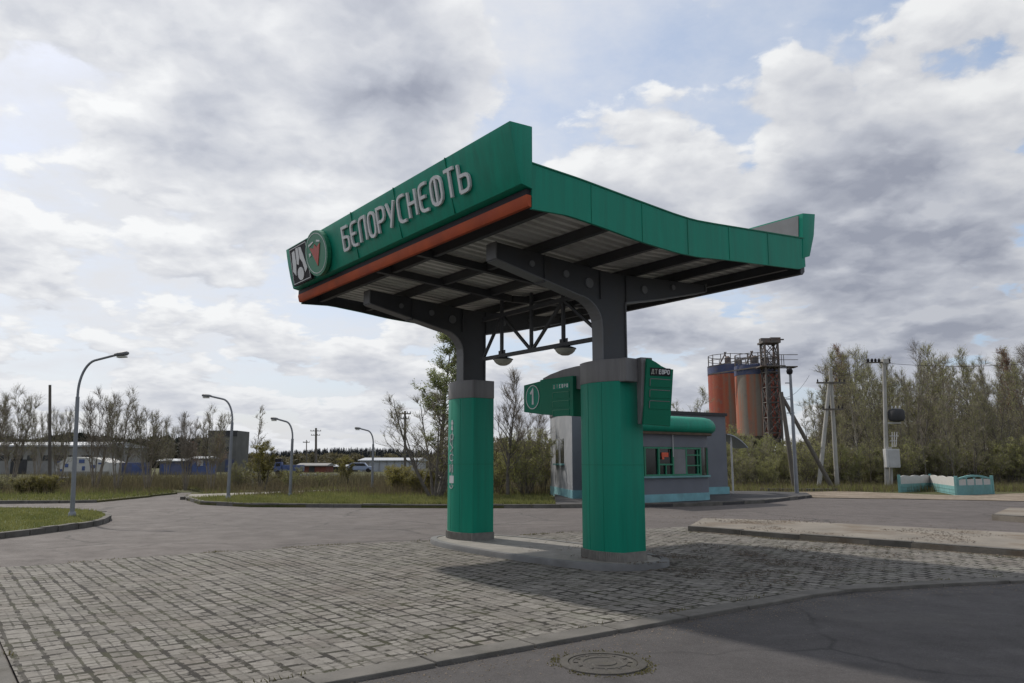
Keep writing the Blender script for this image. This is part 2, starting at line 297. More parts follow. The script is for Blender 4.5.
# ---------------------------------------------------------------- mesh builder
class MB:
    def __init__(s): s.v = []; s.f = []
    def add(s, vs, fs):
        o = len(s.v); s.v += [tuple(v) for v in vs]; s.f += [tuple(i + o for i in f) for f in fs]; return s
    def box(s, c, d, rz=0.0, rot=None):
        hx, hy, hz = d[0] / 2, d[1] / 2, d[2] / 2
        m = rot if rot is not None else Matrix.Rotation(rz, 3, 'Z'); c = Vector(c)
        vs = [c + m @ Vector((x, y, z)) for z in (-hz, hz) for (x, y) in ((-hx, -hy), (hx, -hy), (hx, hy), (-hx, hy))]
        return s.add(vs, [(3, 2, 1, 0), (4, 5, 6, 7), (0, 1, 5, 4), (1, 2, 6, 5), (2, 3, 7, 6), (3, 0, 4, 7)])
    def bar(s, a, b, w, h=None, up=(0, 0, 1)):
        a = Vector(a); b = Vector(b); d = (b - a); l = d.length; d.normalize(); u = Vector(up)
        if abs(d.dot(u)) > .98: u = Vector((0, 1, 0))
        r = d.cross(u).normalized(); u = r.cross(d)
        rot = Matrix((d, r, u)).transposed()
        return s.box((a + b) / 2, (l, w, h or w), rot=rot)
    def tube(s, pts, rad, n=8, cap=True):
        pts = [Vector(p) for p in pts]
        if not isinstance(rad, (list, tuple)): rad = [rad] * len(pts)
        rings = []; prev = None
        for i, p in enumerate(pts):
            d = (pts[min(i + 1, len(pts) - 1)] - pts[max(i - 1, 0)]).normalized()
            if prev is None:
                u = Vector((0, 0, 1)) if abs(d.z) < .9 else Vector((1, 0, 0))
                a = d.cross(u).normalized()
            else:
                a = (prev - d * prev.dot(d)).normalized()
            prev = a; bb = d.cross(a)
            rings.append([p + (a * math.cos(2 * PI * k / n) + bb * math.sin(2 * PI * k / n)) * rad[i] for k in range(n)])
        vs = [v for r in rings for v in r]; fs = []
        for i in range(len(rings) - 1):
            for k in range(n):
                fs.append((i * n + k, i * n + (k + 1) % n, (i + 1) * n + (k + 1) % n, (i + 1) * n + k))
        if cap:
            fs.append(tuple(range(n - 1, -1, -1))); fs.append(tuple((len(rings) - 1) * n + k for k in range(n)))
        return s.add(vs, fs)
    def prism(s, poly, z0, z1):                 # poly in xy, counterclockwise
        n = len(poly); zz0 = z0 if callable(z0) else (lambda x, y: z0); zz1 = z1 if callable(z1) else (lambda x, y: z1)
        vs = [(p[0], p[1], zz0(p[0], p[1])) for p in poly] + [(p[0], p[1], zz1(p[0], p[1])) for p in poly]
        fs = [tuple(range(n - 1, -1, -1)), tuple(range(n, 2 * n))] + [(i, (i + 1) % n, n + (i + 1) % n, n + i) for i in range(n)]
        return s.add(vs, fs)
    def extr(s, poly, org, U, V, N, depth):      # polygon (u,v) in plane, extruded along N
        org = Vector(org); U = Vector(U); V = Vector(V); N = Vector(N); n = len(poly)
        vs = [org + U * p[0] + V * p[1] for p in poly]; vs += [v + N * depth for v in vs]
        fs = [tuple(range(n - 1, -1, -1)), tuple(range(n, 2 * n))] + [(i, (i + 1) % n, n + (i + 1) % n, n + i) for i in range(n)]
        return s.add(vs, fs)
    def lathe(s, prof, c, n=24, axis=None):      # prof (r,z)
        c = Vector(c); vs = []; fs = []
        for (r, z) in prof:
            for k in range(n): vs.append(c + Vector((r * math.cos(2 * PI * k / n), r * math.sin(2 * PI * k / n), z)))
        for i in range(len(prof) - 1):
            for k in range(n): fs.append((i * n + k, i * n + (k + 1) % n, (i + 1) * n + (k + 1) % n, (i + 1) * n + k))
        fs.append(tuple(range(n - 1, -1, -1))); fs.append(tuple((len(prof) - 1) * n + k for k in range(n)))
        return s.add(vs, fs)
    def build(s, name, m, parent=None, bevel=0.0, smooth=None, xf=None):
        vs = [xf(v) for v in s.v] if xf else s.v
        me = bpy.data.meshes.new(name); me.from_pydata([tuple(v) for v in vs], [], s.f); me.validate(); me.update()
        bm = bmesh.new(); bm.from_mesh(me)
        if len(me.polygons) < 60000: bmesh.ops.recalc_face_normals(bm, faces=bm.faces)
        if bevel:
            es = [e for e in bm.edges if len(e.link_faces) == 2 and e.calc_face_angle(0) > R(35)]
            bmesh.ops.bevel(bm, geom=es, offset=bevel, segments=2, profile=.6, affect='EDGES', clamp_overlap=True)
        bm.to_mesh(me); bm.free()
        if smooth is not None:
            me.polygons.foreach_set('use_smooth', [True] * len(me.polygons)); me.set_sharp_from_angle(angle=R(smooth))
        me.materials.append(m)
        o = bpy.data.objects.new(name, me); col.objects.link(o)
        if parent is not None: o.parent = parent
        return o

def tag(o, label=None, cat=None, group=None, kind=None):
    if label: o['label'] = label
    if cat: o['category'] = cat
    if group: o['group'] = group
    if kind: o['kind'] = kind
    return o
def empty(name, loc, label, cat, rz=0.0, group=None):
    o = bpy.data.objects.new(name, None); col.objects.link(o); o.empty_display_size = .3
    o.location = loc; o.rotation_euler = (0, 0, rz); return tag(o, label, cat, group)
def smoothpoly(pts, it=2):                       # Chaikin, closed
    for _ in range(it):
        q = []
        for i in range(len(pts)):
            a, b = pts[i], pts[(i + 1) % len(pts)]
            q.append((a[0] * .75 + b[0] * .25, a[1] * .75 + b[1] * .25)); q.append((a[0] * .25 + b[0] * .75, a[1] * .25 + b[1] * .75))
        pts = q
    return pts
def resample(pts, step):
    out = [Vector(pts[0])]
    for a, b in zip(pts, pts[1:]):
        a = Vector(a); b = Vector(b); n = max(1, int((b - a).length / step))
        for k in range(1, n + 1): out.append(a.lerp(b, k / n))
    return out
def kerb(name, pts, m, w=.15, z0=-.05, z1=.13, stone=1.0, inward=1, gap=.012, rnd=.012):
    """a row of kerb stones along a polyline; the stones lie on the inner (left*inward) side"""
    b = MB(); pts = resample([(p[0], p[1]) for p in pts], stone)
    for i in range(len(pts) - 1):
        a, c = pts[i], pts[i + 1]; d = (c - a)
        if d.length < .05: continue
        l = d.length; d.normalize(); n = Vector((-d.y, d.x)) * inward
        dz = random.uniform(-rnd, rnd); sh = random.uniform(-rnd, rnd)
        mid = (a + c) / 2 + n * (w / 2 + sh)
        b.box((mid.x, mid.y, (z0 + z1) / 2 + dz / 2), (l - gap, w, z1 - z0 + dz), math.atan2(d.y, d.x) + random.uniform(-.006, .006))
    return tag(b.build(name, m, bevel=.012), kind='structure')

# ---------------------------------------------------------------- world, sun, camera
LOC_SUN = Vector((-.10, .95, 1.0))
S = (UX * LOC_SUN.x + UY * LOC_SUN.y + Vector((0, 0, LOC_SUN.z))).normalized()
sun_el = math.asin(S.z); sun_az = math.atan2(S.x, S.y)          # azimuth clockwise from +Y
SEEDX, SEEDY = 3.1, 7.7
COVER = [(690, 5, 16, -.17), (530, 15, 8, -.07), (480, 75, 6, .05), (300, 80, 16, .13), (640, 170, 8, .12), (790, 105, 4, .10), (950, 90, 10, .09), (760, 220, 14, .08), (40, 190, 14, -.02), (30, 20, 16, .08), (180, 330, 22, .02), (920, 300, 20, .08), (560, 330, 18, .03)]
THICK = [(300, 100, 15, .05), (420, 40, 8, .05), (60, 180, 26, -.14), (640, 150, 8, -.08), (940, 70, 12, -.05), (850, 215, 9, .05), (160, 320, 18, .09), (950, 320, 16, .13), (600, 330, 14, .10)]
def make_world():
    w = bpy.data.worlds.new('World'); sc.world = w; w.use_nodes = True
    nt = w.node_tree; N = nt.nodes; L = nt.links
    bg = N['Background']; bg.inputs[1].default_value = .1
    sky = N.new('ShaderNodeTexSky'); sky.sky_type = 'NISHITA'; sky.sun_disc = False
    sky.sun_elevation = sun_el; sky.sun_rotation = sun_az; sky.air_density = 1.0; sky.dust_density = 2.0; sky.ozone_density = 1.5
    tc = N.new('ShaderNodeTexCoord'); D = tc.outputs['Generated']
    def mth(op, a, c=None, d=None, clamp=False):
        k = N.new('ShaderNodeMath'); k.operation = op; k.use_clamp = clamp
        for i, s in enumerate((a, c, d)):
            if s is None: continue
            if isinstance(s, (int, float)): k.inputs[i].default_value = s
            else: L.new(s, k.inputs[i])
        return k.outputs[0]
    def rng(src, a, bb, o0=0, o1=1, smooth=False):
        r = N.new('ShaderNodeMapRange'); r.inputs[1].default_value = a; r.inputs[2].default_value = bb
        if smooth: r.interpolation_type = 'SMOOTHSTEP'
        r.inputs[3].default_value = o0; r.inputs[4].default_value = o1; L.new(src, r.inputs[0]); return r.outputs[0]
    def vm(op, a, c):
        k = N.new('ShaderNodeVectorMath'); k.operation = op
        for i, s in enumerate((a, c)):
            if isinstance(s, (tuple, Vector)): k.inputs[i].default_value = tuple(s)
            elif isinstance(s, (int, float)): k.inputs['Scale'].default_value = s
            else: L.new(s, k.inputs['Scale'] if (op == 'SCALE' and i == 1) else k.inputs[i])
        return k
    sp = N.new('ShaderNodeSeparateXYZ'); L.new(D, sp.inputs[0]); z = mth('MAXIMUM', sp.outputs[2], 0.0)
    inv = mth('DIVIDE', 1.0, mth('ADD', z, .24))
    cb = N.new('ShaderNodeCombineXYZ'); L.new(mth('MULTIPLY', sp.outputs[0], inv), cb.inputs[0]); L.new(mth('MULTIPLY', sp.outputs[1], inv), cb.inputs[1])
    p0 = cb.outputs[0]
    def noise(vec, s, d, ro, lac=2.0):
        n = N.new('ShaderNodeTexNoise'); n.inputs['Scale'].default_value = s; n.inputs['Detail'].default_value = d; n.inputs['Roughness'].default_value = ro
        n.inputs['Lacunarity'].default_value = lac; L.new(vec, n.inputs['Vector']); return n
    def voro(vec, sc_, det, ro):
        v = N.new('ShaderNodeTexVoronoi'); v.feature = 'SMOOTH_F1'; v.voronoi_dimensions = '2D'; v.inputs['Scale'].default_value = sc_
        v.inputs['Detail'].default_value = det; v.inputs['Roughness'].default_value = ro; v.inputs['Smoothness'].default_value = .35; v.normalize = True
        L.new(vec, v.inputs['Vector']); return v.outputs['Distance']
    wn = noise(p0, 5.5, 5, .6)
    pw = vm('ADD', p0, vm('SCALE', vm('SUBTRACT', wn.outputs['Color'], (.5, .5, .5)).outputs[0], .085).outputs[0]).outputs[0]
    pw = vm('ADD', pw, (SEEDX, SEEDY, 0)).outputs[0]
    def body(vec):                                       # billowing heaps on a large uneven field
        lo = noise(vec, 2.5, 4, .52).outputs['Fac']
        bi = voro(vec, 6.2, 3, .55)
        fi = noise(vec, 11.0, 8, .64).outputs['Fac']
        return mth('ADD', mth('ADD', mth('MULTIPLY', lo, 1.0), mth('MULTIPLY_ADD', bi, -.34, .13)), mth('MULTIPLY_ADD', fi, .22, -.11))
    s2 = Vector((S.x, S.y, 0)).normalized() * .035
    n1 = body(pw)
    up = vm('ADD', pw, vm('SCALE', p0, -.055).outputs[0]).outputs[0]
    n2 = body(vm('ADD', up, (s2.x, s2.y, 0)).outputs[0])
    def blob(px, py, deg, amp, deg_in=0.0):
        d = ray(px, py).normalized()
        dt = vm('DOT_PRODUCT', D, d).outputs['Value']
        return mth('MULTIPLY', rng(dt, math.cos(R(deg)), math.cos(R(deg_in)), 0, 1, True), amp)
    def total(bl, base):
        o = base
        for x in bl: o = mth('ADD', o, blob(*x))
        return o
    # where the cover is closed and where it opens
    cover = total(COVER, n1)
    dens = rng(cover, .475, .545, 0, 1, True)
    thick = rng(total(THICK, cover), .54, .86, 0, 1, True)
    lit = mth('MULTIPLY_ADD', mth('SUBTRACT', n1, n2), 3.4, .45, clamp=True)
    shade = mth('ADD', mth('MULTIPLY', thick, .66), mth('MULTIPLY', mth('SUBTRACT', .5, lit), .62))
    shade = rng(shade, -.18, .82)
    cr = N.new('ShaderNodeValToRGB'); e = cr.color_ramp.elements
    e[0].position = 0; e[0].color = (.88, .89, .90, 1); e[1].position = 1; e[1].color = (.33, .355, .43, 1)
    x = e.new(.30); x.color = (.70, .715, .75, 1)
    x = e.new(.62); x.color = (.52, .545, .61, 1)
    L.new(shade, cr.inputs[0])
    sd = vm('DOT_PRODUCT', D, S).outputs['Value']
    glow = rng(sd, .2, .99, .88, 1.10)
    cc = vm('SCALE', cr.outputs[0], mth('MULTIPLY', glow, 9.0)).outputs[0]
    blue = vm('MULTIPLY', sky.outputs[0], (.72, .72, .74)).outputs[0]
    blue = vm('ADD', blue, (1.5, 2.0, 2.75)).outputs[0]
    # thin high veil, brightest towards the sun
    veil = mth('MULTIPLY', rng(noise(p0, 1.6, 7, .62).outputs['Fac'], .28, .60), rng(sd, .35, .8, .25, 1.0))
    mv = N.new('ShaderNodeMix'); mv.data_type = 'RGBA'; L.new(veil, mv.inputs[0]); L.new(blue, mv.inputs[6]); mv.inputs[7].default_value = (6.9, 7.05, 7.4, 1)
    mx = N.new('ShaderNodeMix'); mx.data_type = 'RGBA'; L.new(dens, mx.inputs[0]); L.new(mv.outputs[2], mx.inputs[6]); L.new(cc, mx.inputs[7])
    hz = rng(z, .16, 0.0, 0, .40)
    mh = N.new('ShaderNodeMix'); mh.data_type = 'RGBA'; L.new(hz, mh.inputs[0]); L.new(mx.outputs[2], mh.inputs[6]); mh.inputs[7].default_value = (6.0, 6.2, 6.7, 1)
    L.new(mh.outputs[2], bg.inputs[0])
make_world()
sl = bpy.data.lights.new('sun', 'SUN'); sl.energy = 2.8; sl.angle = R(1.6); sl.color = (1, .94, .85)
so = bpy.data.objects.new('sun', sl); col.objects.link(so); so.rotation_euler = (-S).to_track_quat('-Z', 'Y').to_euler(); so.location = (0, 0, 40)
cam = bpy.data.cameras.new('camera'); co = bpy.data.objects.new('camera', cam); col.objects.link(co); sc.camera = co
cam.sensor_width = 36; cam.lens = 36 * F_PX / 1024; cam.clip_end = 6000; cam.clip_start = .05
co.location = (0, 0, H_EYE); co.rotation_euler = (R(90) + TH, 0, 0)
sc.view_settings.view_transform = 'Standard'; sc.view_settings.look = 'None'; sc.view_settings.exposure = .16; sc.view_settings.gamma = 1
sc.view_settings.use_curve_mapping = False

# ---------------------------------------------------------------- ground, roads, paving
def sheet(name, pts, z, m, grid=None, wave=0.0, xf=None):
    b = MB(); b.add([(p[0], p[1], z) for p in pts], [tuple(range(len(pts)))])
    o = b.build(name, m); return tag(o, kind='structure')
def gridsheet(name, poly, z, m, step, wave, loc, rz, seed=0.0):
    """a wavy sheet over polygon (local coords), cut to the polygon by bisecting a grid"""
    bm = bmesh.new(); vs = [bm.verts.new((p[0], p[1], 0)) for p in poly]; bm.faces.new(vs)
    xs = [p[0] for p in poly]; ys = [p[1] for p in poly]
    for ax, lo, hi in ((0, min(xs), max(xs)), (1, min(ys), max(ys))):
        t = lo + step
        while t < hi:
            cop = [0, 0, 0]; cop[ax] = t; no = [0, 0, 0]; no[ax] = 1
            bmesh.ops.bisect_plane(bm, geom=bm.verts[:] + bm.edges[:] + bm.faces[:], plane_co=cop, plane_no=no); t += step
    for v in bm.verts:
        v.co.z = z + wave * mnoise.noise(Vector((v.co.x * .7 + seed, v.co.y * .7, 0))) + wave * .5 * mnoise.noise(Vector((v.co.x * 2.1 + seed, v.co.y * 2.1, 3)))
    me = bpy.data.meshes.new(name); bm.to_mesh(me); bm.free(); me.materials.append(m)
    me.polygons.foreach_set('use_smooth', [True] * len(me.polygons))
    o = bpy.data.objects.new(name, me); col.objects.link(o); o.location = loc; o.rotation_euler = (0, 0, rz)
    return tag(o, kind='structure')

sheet('ground', [(-3000, -400), (3000, -400), (3000, 4000), (-3000, 4000)], 0.0, M['soil'])
far_edge = [G(-260, 509), G(0, 504), G(60, 503.4), G(97, 502.8), G(150, 497.5), G(175, 493), G(192, 492.6), G(184, 499.5), G(200, 505), G(250, 507.5), G(447, 508.5), G(560, 508.5), G(645, 507.5), G(700, 506.5), G(765, 503.5), G(812, 498), G(900, 499.2), G(1024, 501.5), G(1250, 505)]
road = [(p.x, p.y) for p in far_edge] + [(45, 2), (45, -30), (-45, -30), (-45, 10)]
sheet('road', list(reversed(road)), .010, M['asphalt'])
# block paving round the pump island, in the direction of the forecourt grid
def loc_of(pts): return [W2L(G(*p)) for p in pts]
pave_far = loc_of([(0, 571), (190, 556), (240, 553.5), (330, 547), (430, 543), (500, 538.5), (560, 534.5), (640, 531)])
pave_poly = [(-8.56, -12), (-8.56, pave_far[0][1])] + [q for q in pave_far[1:]] + [(6.6, 4.0), (6.75, .6), (7.2, -3.6), (9, -10), (8.4, -10.0)]
kf = loc_of([(770, 592), (800, 588), (900, 582), (1024, 576)])
kerb_y = -3.42
front = [(-8.56, kerb_y), (-.35, kerb_y), (.6, kerb_y - .06), (2.2, kerb_y - .62), (4.3, kerb_y - 1.5), (8, kerb_y - 3.1)]
pave_poly = [front[0], (-8.56, pave_far[0][1])] + pave_far[1:] + [(6.55, 4.2), (6.5, .6), (6.9, -3.6), (7.6, -6.4)] + list(reversed(front[1:5])) 
pave_poly = list(reversed(pave_poly))
gridsheet('paving', pave_poly, .046, M['paver'], .3, .016, A0, GR)
# driving lane in front
lane = [(-16, -30)] + [(-16, kerb_y)] + [(x, y) for x, y in front] + [(14, kerb_y - 5.8), (30, -20), (30, -40)]
lane_w = [L2W(x, y) for x, y in lane]
sheet('lane', list(reversed([(p.x, p.y) for p in lane_w])), .016, M['asphalt_dark'])
kerb('kerb', [L2W(x, y) for x, y in [(-8.9, kerb_y)] + front[1:5] + [(7.5, kerb_y - 2.9)]], M['concrete_dark'], w=.27, z0=-.02, z1=.058, stone=1.0, inward=-1, gap=.02, rnd=.006)
kerb('kerb', [L2W(-8.58, kerb_y - .3), L2W(-8.58, 5.6)], M['concrete_dark'], w=.30, z0=-.02, z1=.055, stone=1.0, inward=1, gap=.02, rnd=.005)

# grass islands and verges
def verge(name, pts_px, kerb_idx, z, m, kerbm, it=0, extra=()):
    top = [G(px, py, 0) for px, py in pts_px]; poly = [(p.x, p.y) for p in top] + list(extra)
    b = MB(); b.prism(poly, -.05, z); o = b.build(name, m); tag(o, kind='structure')
    return poly
isl_px = [(-300, 570), (0, 539), (60, 531), (92, 526.5), (104, 522), (106, 519), (98, 515.5), (75, 513.2), (0, 512), (-300, 511)]
pl_ = smoothpoly([(G(*p).x, G(*p).y) for p in isl_px], 2)
b = MB(); b.prism(pl_, -.05, .13); tag(b.build('grass_island', M['turf']), kind='structure')
kerb('kerb', pl_ + [pl_[0]], M['concrete_dark'], w=.16, z1=.155, stone=1.0, inward=-1)
v1 = [(p.x, p.y) for p in far_edge[0:5]]
poly = v1 + [(G(150, 497).x, G(150, 497).y), (-17.6, 41.5), (-30, 62), (-90, 62), (-90, 36)]
b = MB(); b.prism(poly, -.05, .09); tag(b.build('verge', M['soil']), kind='structure')
kerb('kerb', v1[:4], M['concrete_dark'], w=.16, z1=.13, inward=-1)
v2 = [(p.x, p.y) for p in far_edge[7:16]]
v2s = [(G(184, 500).x, G(184, 500).y)] + v2
walk_a = G(556, 508.4); walk_b = G(812, 498)
poly = [(p.x, p.y) for p in far_edge[7:12]] + [(walk_a.x, walk_a.y), (1.9, 41), (4.0, 44), (4, 62), (-28, 62), (-16.0, 41.5)]
b = MB(); b.prism(poly, -.05, .10); tag(b.build('verge', M['soil']), kind='structure')
poly = [(walk_a.x, walk_a.y)] + [(p.x, p.y) for p in far_edge[12:16]] + [(15.3, 41.0), (13.5, 43), (9.0, 43.5), (2.2, 41)]
b = MB(); b.prism(poly, -.05, .112); tag(b.build('pavement', M['asphalt_walk']), kind='structure')
kerb('kerb', v2s, M['concrete_dark'], w=.17, z1=.155, inward=1)
# pale footpath across the verge
b = MB(); pth = [G(186, 498.5, .1), G(250, 495, .1), G(335, 490.6, .1), G(345, 489.9, .1), G(250, 493, .1), G(190, 494.8, .1)]
b.prism([(p.x, p.y) for p in pth], .05, .125); tag(b.build('footpath', M['path']), kind='structure')
# sandy shoulder on the right
sh = [G(806, 498.2), G(900, 499.4), G(1024, 501.8), G(1260, 506), G(1300, 495), G(1024, 494), G(960, 496), G(900, 494), G(850, 492), G(790, 492.5)]
gridsheet('dirt_shoulder', [(p.x, p.y) for p in sh], .035, M['dirt'], .8, .02, (0, 0, 0), 0)
kerb('kerb', [G(760, 491.2), G(838, 491.4)], M['concrete_dark'], w=.2, z1=.17, inward=1)

# concrete pads without a canopy, to the right
def pad(name, front_pts, back_pts, z, label_seed):
    poly = [(p.x, p.y) for p in front_pts] + [(p.x, p.y) for p in back_pts]
    b = MB(); b.prism(poly, -.05, z - .01); tag(b.build(name, M['concrete_pad']), kind='structure')
M['concrete_pad'] = mat('stained_pad_concrete', (.19, .168, .14), .9, .2, 1.0, bump=.5, bscale=30, dirt=(.11, .075, .045), dirt_amt=.9, dirt_scale=.9)
fp = [G(688, 533), G(800, 542.3), G(912, 551), G(1024, 560), G(1250, 579)]
bp_ = [L2W(12, -9), L2W(10.2, -1), L2W(9.4, 3), L2W(8.4, 5.0)]
pad('pump_pad', fp, bp_, .16, 0)
kerb('kerb', fp, M['concrete_dark'], w=.18, z1=.175, inward=1, stone=1.2)
fp2 = [G(992, 520.5), G(1024, 523), G(1200, 536)]
bq = [L2W(22, -12), L2W(21.5, -2), L2W(20.5, 1.8)]
pad('pump_pad', fp2, bq, .17, 1)
kerb('kerb', fp2, M['concrete_dark'], w=.18, z1=.185, inward=1, stone=1.2)

# manhole
mc = G(603, 665.5); t = empty('manhole_cover', (mc.x, mc.y, .016), 'round rusty cast iron manhole cover set in the front asphalt lane', 'manhole cover')
b = MB(); b.lathe([(.375, .0), (.372, .012), (.30, .016), (.298, .004)], (0, 0, 0), 40); b.build('frame_ring', M['iron'], t, smooth=30)
b = MB(); b.lathe([(.29, .0), (.29, .010), (.26, .012), (.255, .007), (.21, .007), (.205, .013), (.17, .013), (.165, .007), (.12, .007), (.115, .014), (.004, .015)], (0, 0, .001), 40)
for k in range(12):
    a = 2 * PI * k / 12; b.bar((math.cos(a) * .214, math.sin(a) * .214, .0105), (math.cos(a) * .252, math.sin(a) * .252, .0105), .018, .008)
b.build('lid', M['iron'], t, smooth=30)

# ---------------------------------------------------------------- the canopy
KS = 1.03
def cx(v): return (v[0] * KS, v[1] * KS, v[2] * KS - .052)
CAN = empty('filling_station_canopy', A0, 'green filling station canopy on two green columns, white letters along its front', 'canopy', GR)
Y0, Y1 = -1.72, 5.95
YF = 4.15                                      # the far frame
def cb(mb, name, m, parent=CAN, **k): return mb.build(name, M[m] if isinstance(m, str) else m, parent, xf=cx, **k)
def rz_(x): return .06 * math.sqrt(x * x + .09) - .018      # shallow valley of the roof
# columns
def colplan(hy, hx, bow, n=14, off=0.0):
    q = []
    for i in range(n + 1):
        y = -hy + 2 * hy * i / n; q.append((hx + bow * (1 - (y / hy) ** 2) + off, y + (off if i == n else (-off if i == 0 else 0))))
    for i in range(n + 1):
        y = hy - 2 * hy * i / n; q.append((-hx - bow * (1 - (y / hy) ** 2) - off, y + (off if i == 0 else (-off if i == n else 0))))
    return q
for yc in (0.0, YF):
    sh_ = lambda q: [(x, y + yc) for x, y in q]
    b = MB(); b.prism(sh_(colplan(.47, .25, .13)), .32, 3.0); c_ = cb(b, 'column_cladding', 'green', smooth=25, bevel=.012)
    for xs2, ys2, sx2, sy2 in ((-.25 - .13 * (1 - (.16 / .47) ** 2) - .001, -.16, .004, .003), (-.25 - .13 * (1 - (.16 / .47) ** 2) - .001, .16, .004, .003)):
        b = MB(); b.box((xs2, yc + ys2, 1.66), (sx2, sy2, 2.66)); cb(b, 'panel_seam', 'green_dark', c_)
    b = MB(); b.prism(sh_(colplan(.47, .25, .13, off=.003)), 1.665, 1.672); cb(b, 'panel_seam', 'green_dark', c_)
    b = MB(); b.prism(sh_(colplan(.47, .25, .13, off=.012)), .15, .325)
    for i in range(28):                                       # ribs of the skirt
        q = sh_(colplan(.47, .25, .13, n=27, off=.014)); x, y = q[28 + i]; b.box((x, y, .24), (.012, .012, .165))
    cb(b, 'skirt', 'skirt', c_, smooth=25)
    b = MB(); b.prism(sh_(colplan(.47, .25, .13, off=.006)), 2.998, 3.36); cb(b, 'cap_band', 'grey_panel', c_, smooth=25, bevel=.012)
    if yc == YF:                                             # vertical line of white pictograms on the far column
        xs = lambda y: -(.25 + .13 * (1 - ((y - yc) / .47) ** 2)) - .004
        b = MB(); y = yc + .12; zc = 2.50; X = xs(y)
        def ring(zc, r, w=.025, seg=10, a0=0, a1=2 * PI):
            for k in range(seg):
                t0 = a0 + (a1 - a0) * k / seg; t1 = a0 + (a1 - a0) * (k + 1) / seg
                b.bar((X, y - r * math.cos(t0), zc + r * math.sin(t0)), (X, y - r * math.cos(t1), zc + r * math.sin(t1)), .012, w, up=(1, 0, 0))
        for dz in (0, -.11): b.box((X, y, zc + dz), (.012, .07, .06)); b.box((X - .002, y, zc + dz + .04), (.012, .035, .05))
        zc = 2.22; ring(zc, .06); b.bar((X, y + .06, zc + .0), (X, y + .06, zc - .12), .012, .03, up=(1, 0, 0))
        zc = 2.0; b.bar((X, y + .06, zc + .08), (X, y - .05, zc), .012, .03, up=(1, 0, 0)); b.bar((X - .001, y + .06, zc - .08), (X - .001, y - .05, zc), .012, .03, up=(1, 0, 0))
        zc = 1.80; ring(zc, .07, a0=.6, a1=5.6)
        zc = 1.58; b.bar((X, y + .06, zc + .08), (X, y + .06, zc - .08), .012, .03, up=(1, 0, 0)); b.bar((X - .001, y - .05, zc + .08), (X - .001, y - .05, zc - .08), .012, .03, up=(1, 0, 0)); b.bar((X - .002, y + .06, zc - .07), (X - .002, y - .05, zc + .07), .012, .03, up=(1, 0, 0))
        b.box((X, y, 1.36), (.014, .16, .15)); ring(1.24, .06, .03, 8, PI, 2 * PI)
        b.box((X + .010, y, 1.87), (.012, .022, 1.30))
        cb(b, 'pictogram_column', 'white', c_)
# steel frames: upright, two cantilever arms, curved bottom flange
def frame_profile():
    """bottom line of the frame from the left tip to the right tip"""
    L_ = [(-2.43, 4.735), (-1.19, 4.485), (-.78, 4.40)]
    for k in range(1, 8):
        a = k / 8 * PI / 2; L_.append((-.78 + .51 * math.sin(a), 4.40 - .42 * (1 - math.cos(a)) - .03 * k / 8))
    L_ += [(-.265, 3.88), (-.265, 3.30)]
    R_ = [(.265, 3.30), (.265, 4.40), (1.13, 4.57), (2.40, 4.87)]
    return L_, R_
Lp, Rp = frame_profile()
def top_z(x): return 4.855 + .055 * abs(x) * 1.05
for yc in (0.0, YF):
    b = MB()
    top = [(-2.57, top_z(2.57)), (0, 4.86), (2.47, top_z(2.47))]
    web = Lp + Rp + [(2.40, top_z(2.40)), (0, 4.86), (-2.43, top_z(2.43))]
    # web as two side plates of the box section
    for s in (-1, 1):
        b.extr(web, (0, yc + s * .095 - .006, 0), (1, 0, 0), (0, 0, 1), (0, 1, 0), .012)
    fr = cb(b, 'steel_frame', 'steel')
    b = MB()
    for line in (Lp, Rp):
        for (x0, z0), (x1, z1) in zip(line, line[1:]):
            d = Vector((x1 - x0, 0, z1 - z0)); n = Vector((d.z, 0, -d.x)).normalized() * .011
            b.bar((x0 + n.x, yc, z0 + n.z), (x1 + n.x, yc, z1 + n.z), .25, .02, up=(n.x, 0, n.z))
    b.box((-2.442, yc, 4.865), (.022, .25, .26)); b.box((2.412, yc, 4.935), (.022, .25, .15))
    b.box((.0, yc, 3.31), (.70, .36, .03))
    cb(b, 'flange', 'steel_light', fr)
    for x, z, r in ((-1.75, 4.76, .05), (-1.05, 4.70, .06), (-.55, 4.62, .085), (.75, 4.68, .07), (1.5, 4.82, .05)):
        pts = [(r * math.cos(2 * PI * k / 12), r * math.sin(2 * PI * k / 12)) for k in range(12)]
        b = MB(); b.extr(pts, (x, yc - .125, z), (1, 0, 0), (0, 0, 1), (0, 1, 0), .25); cb(b, 'bolt_plate', 'steel_light', fr)
    for x in (-1.5, -.30, .30):
        z0 = 4.50 if x < -1 else 4.38
        b = MB(); b.box((x, yc, (top_z(x) + z0) / 2), (.014, .25, top_z(x) - z0)); cb(b, 'stiffener', 'steel', fr)
# purlins along the canopy and rafters between the frames
PX = (-2.68, -1.60, -.52, .52, 1.60, 2.68)
for x in PX:
    b = MB(); z = 4.87 + .0577 * abs(x)
    b.box((x, (Y0 + Y1) / 2 + .02, z + .075), (.012, Y1 - Y0 - .12, .15)); b.box((x + .03, (Y0 + Y1) / 2 + .02, z + .004), (.08, Y1 - Y0 - .12, .008)); b.box((x + .03, (Y0 + Y1) / 2 + .02, z + .146), (.08, Y1 - Y0 - .12, .008))
    cb(b, 'purlin', 'steel')
for y in (1.35, 2.75):
    b = MB()
    for s in (-1, 1): b.bar((s * .02, y, 4.905), (s * 2.95, y, 4.905 + .0577 * 2.95), .10, .13)
    cb(b, 'rafter', 'steel')
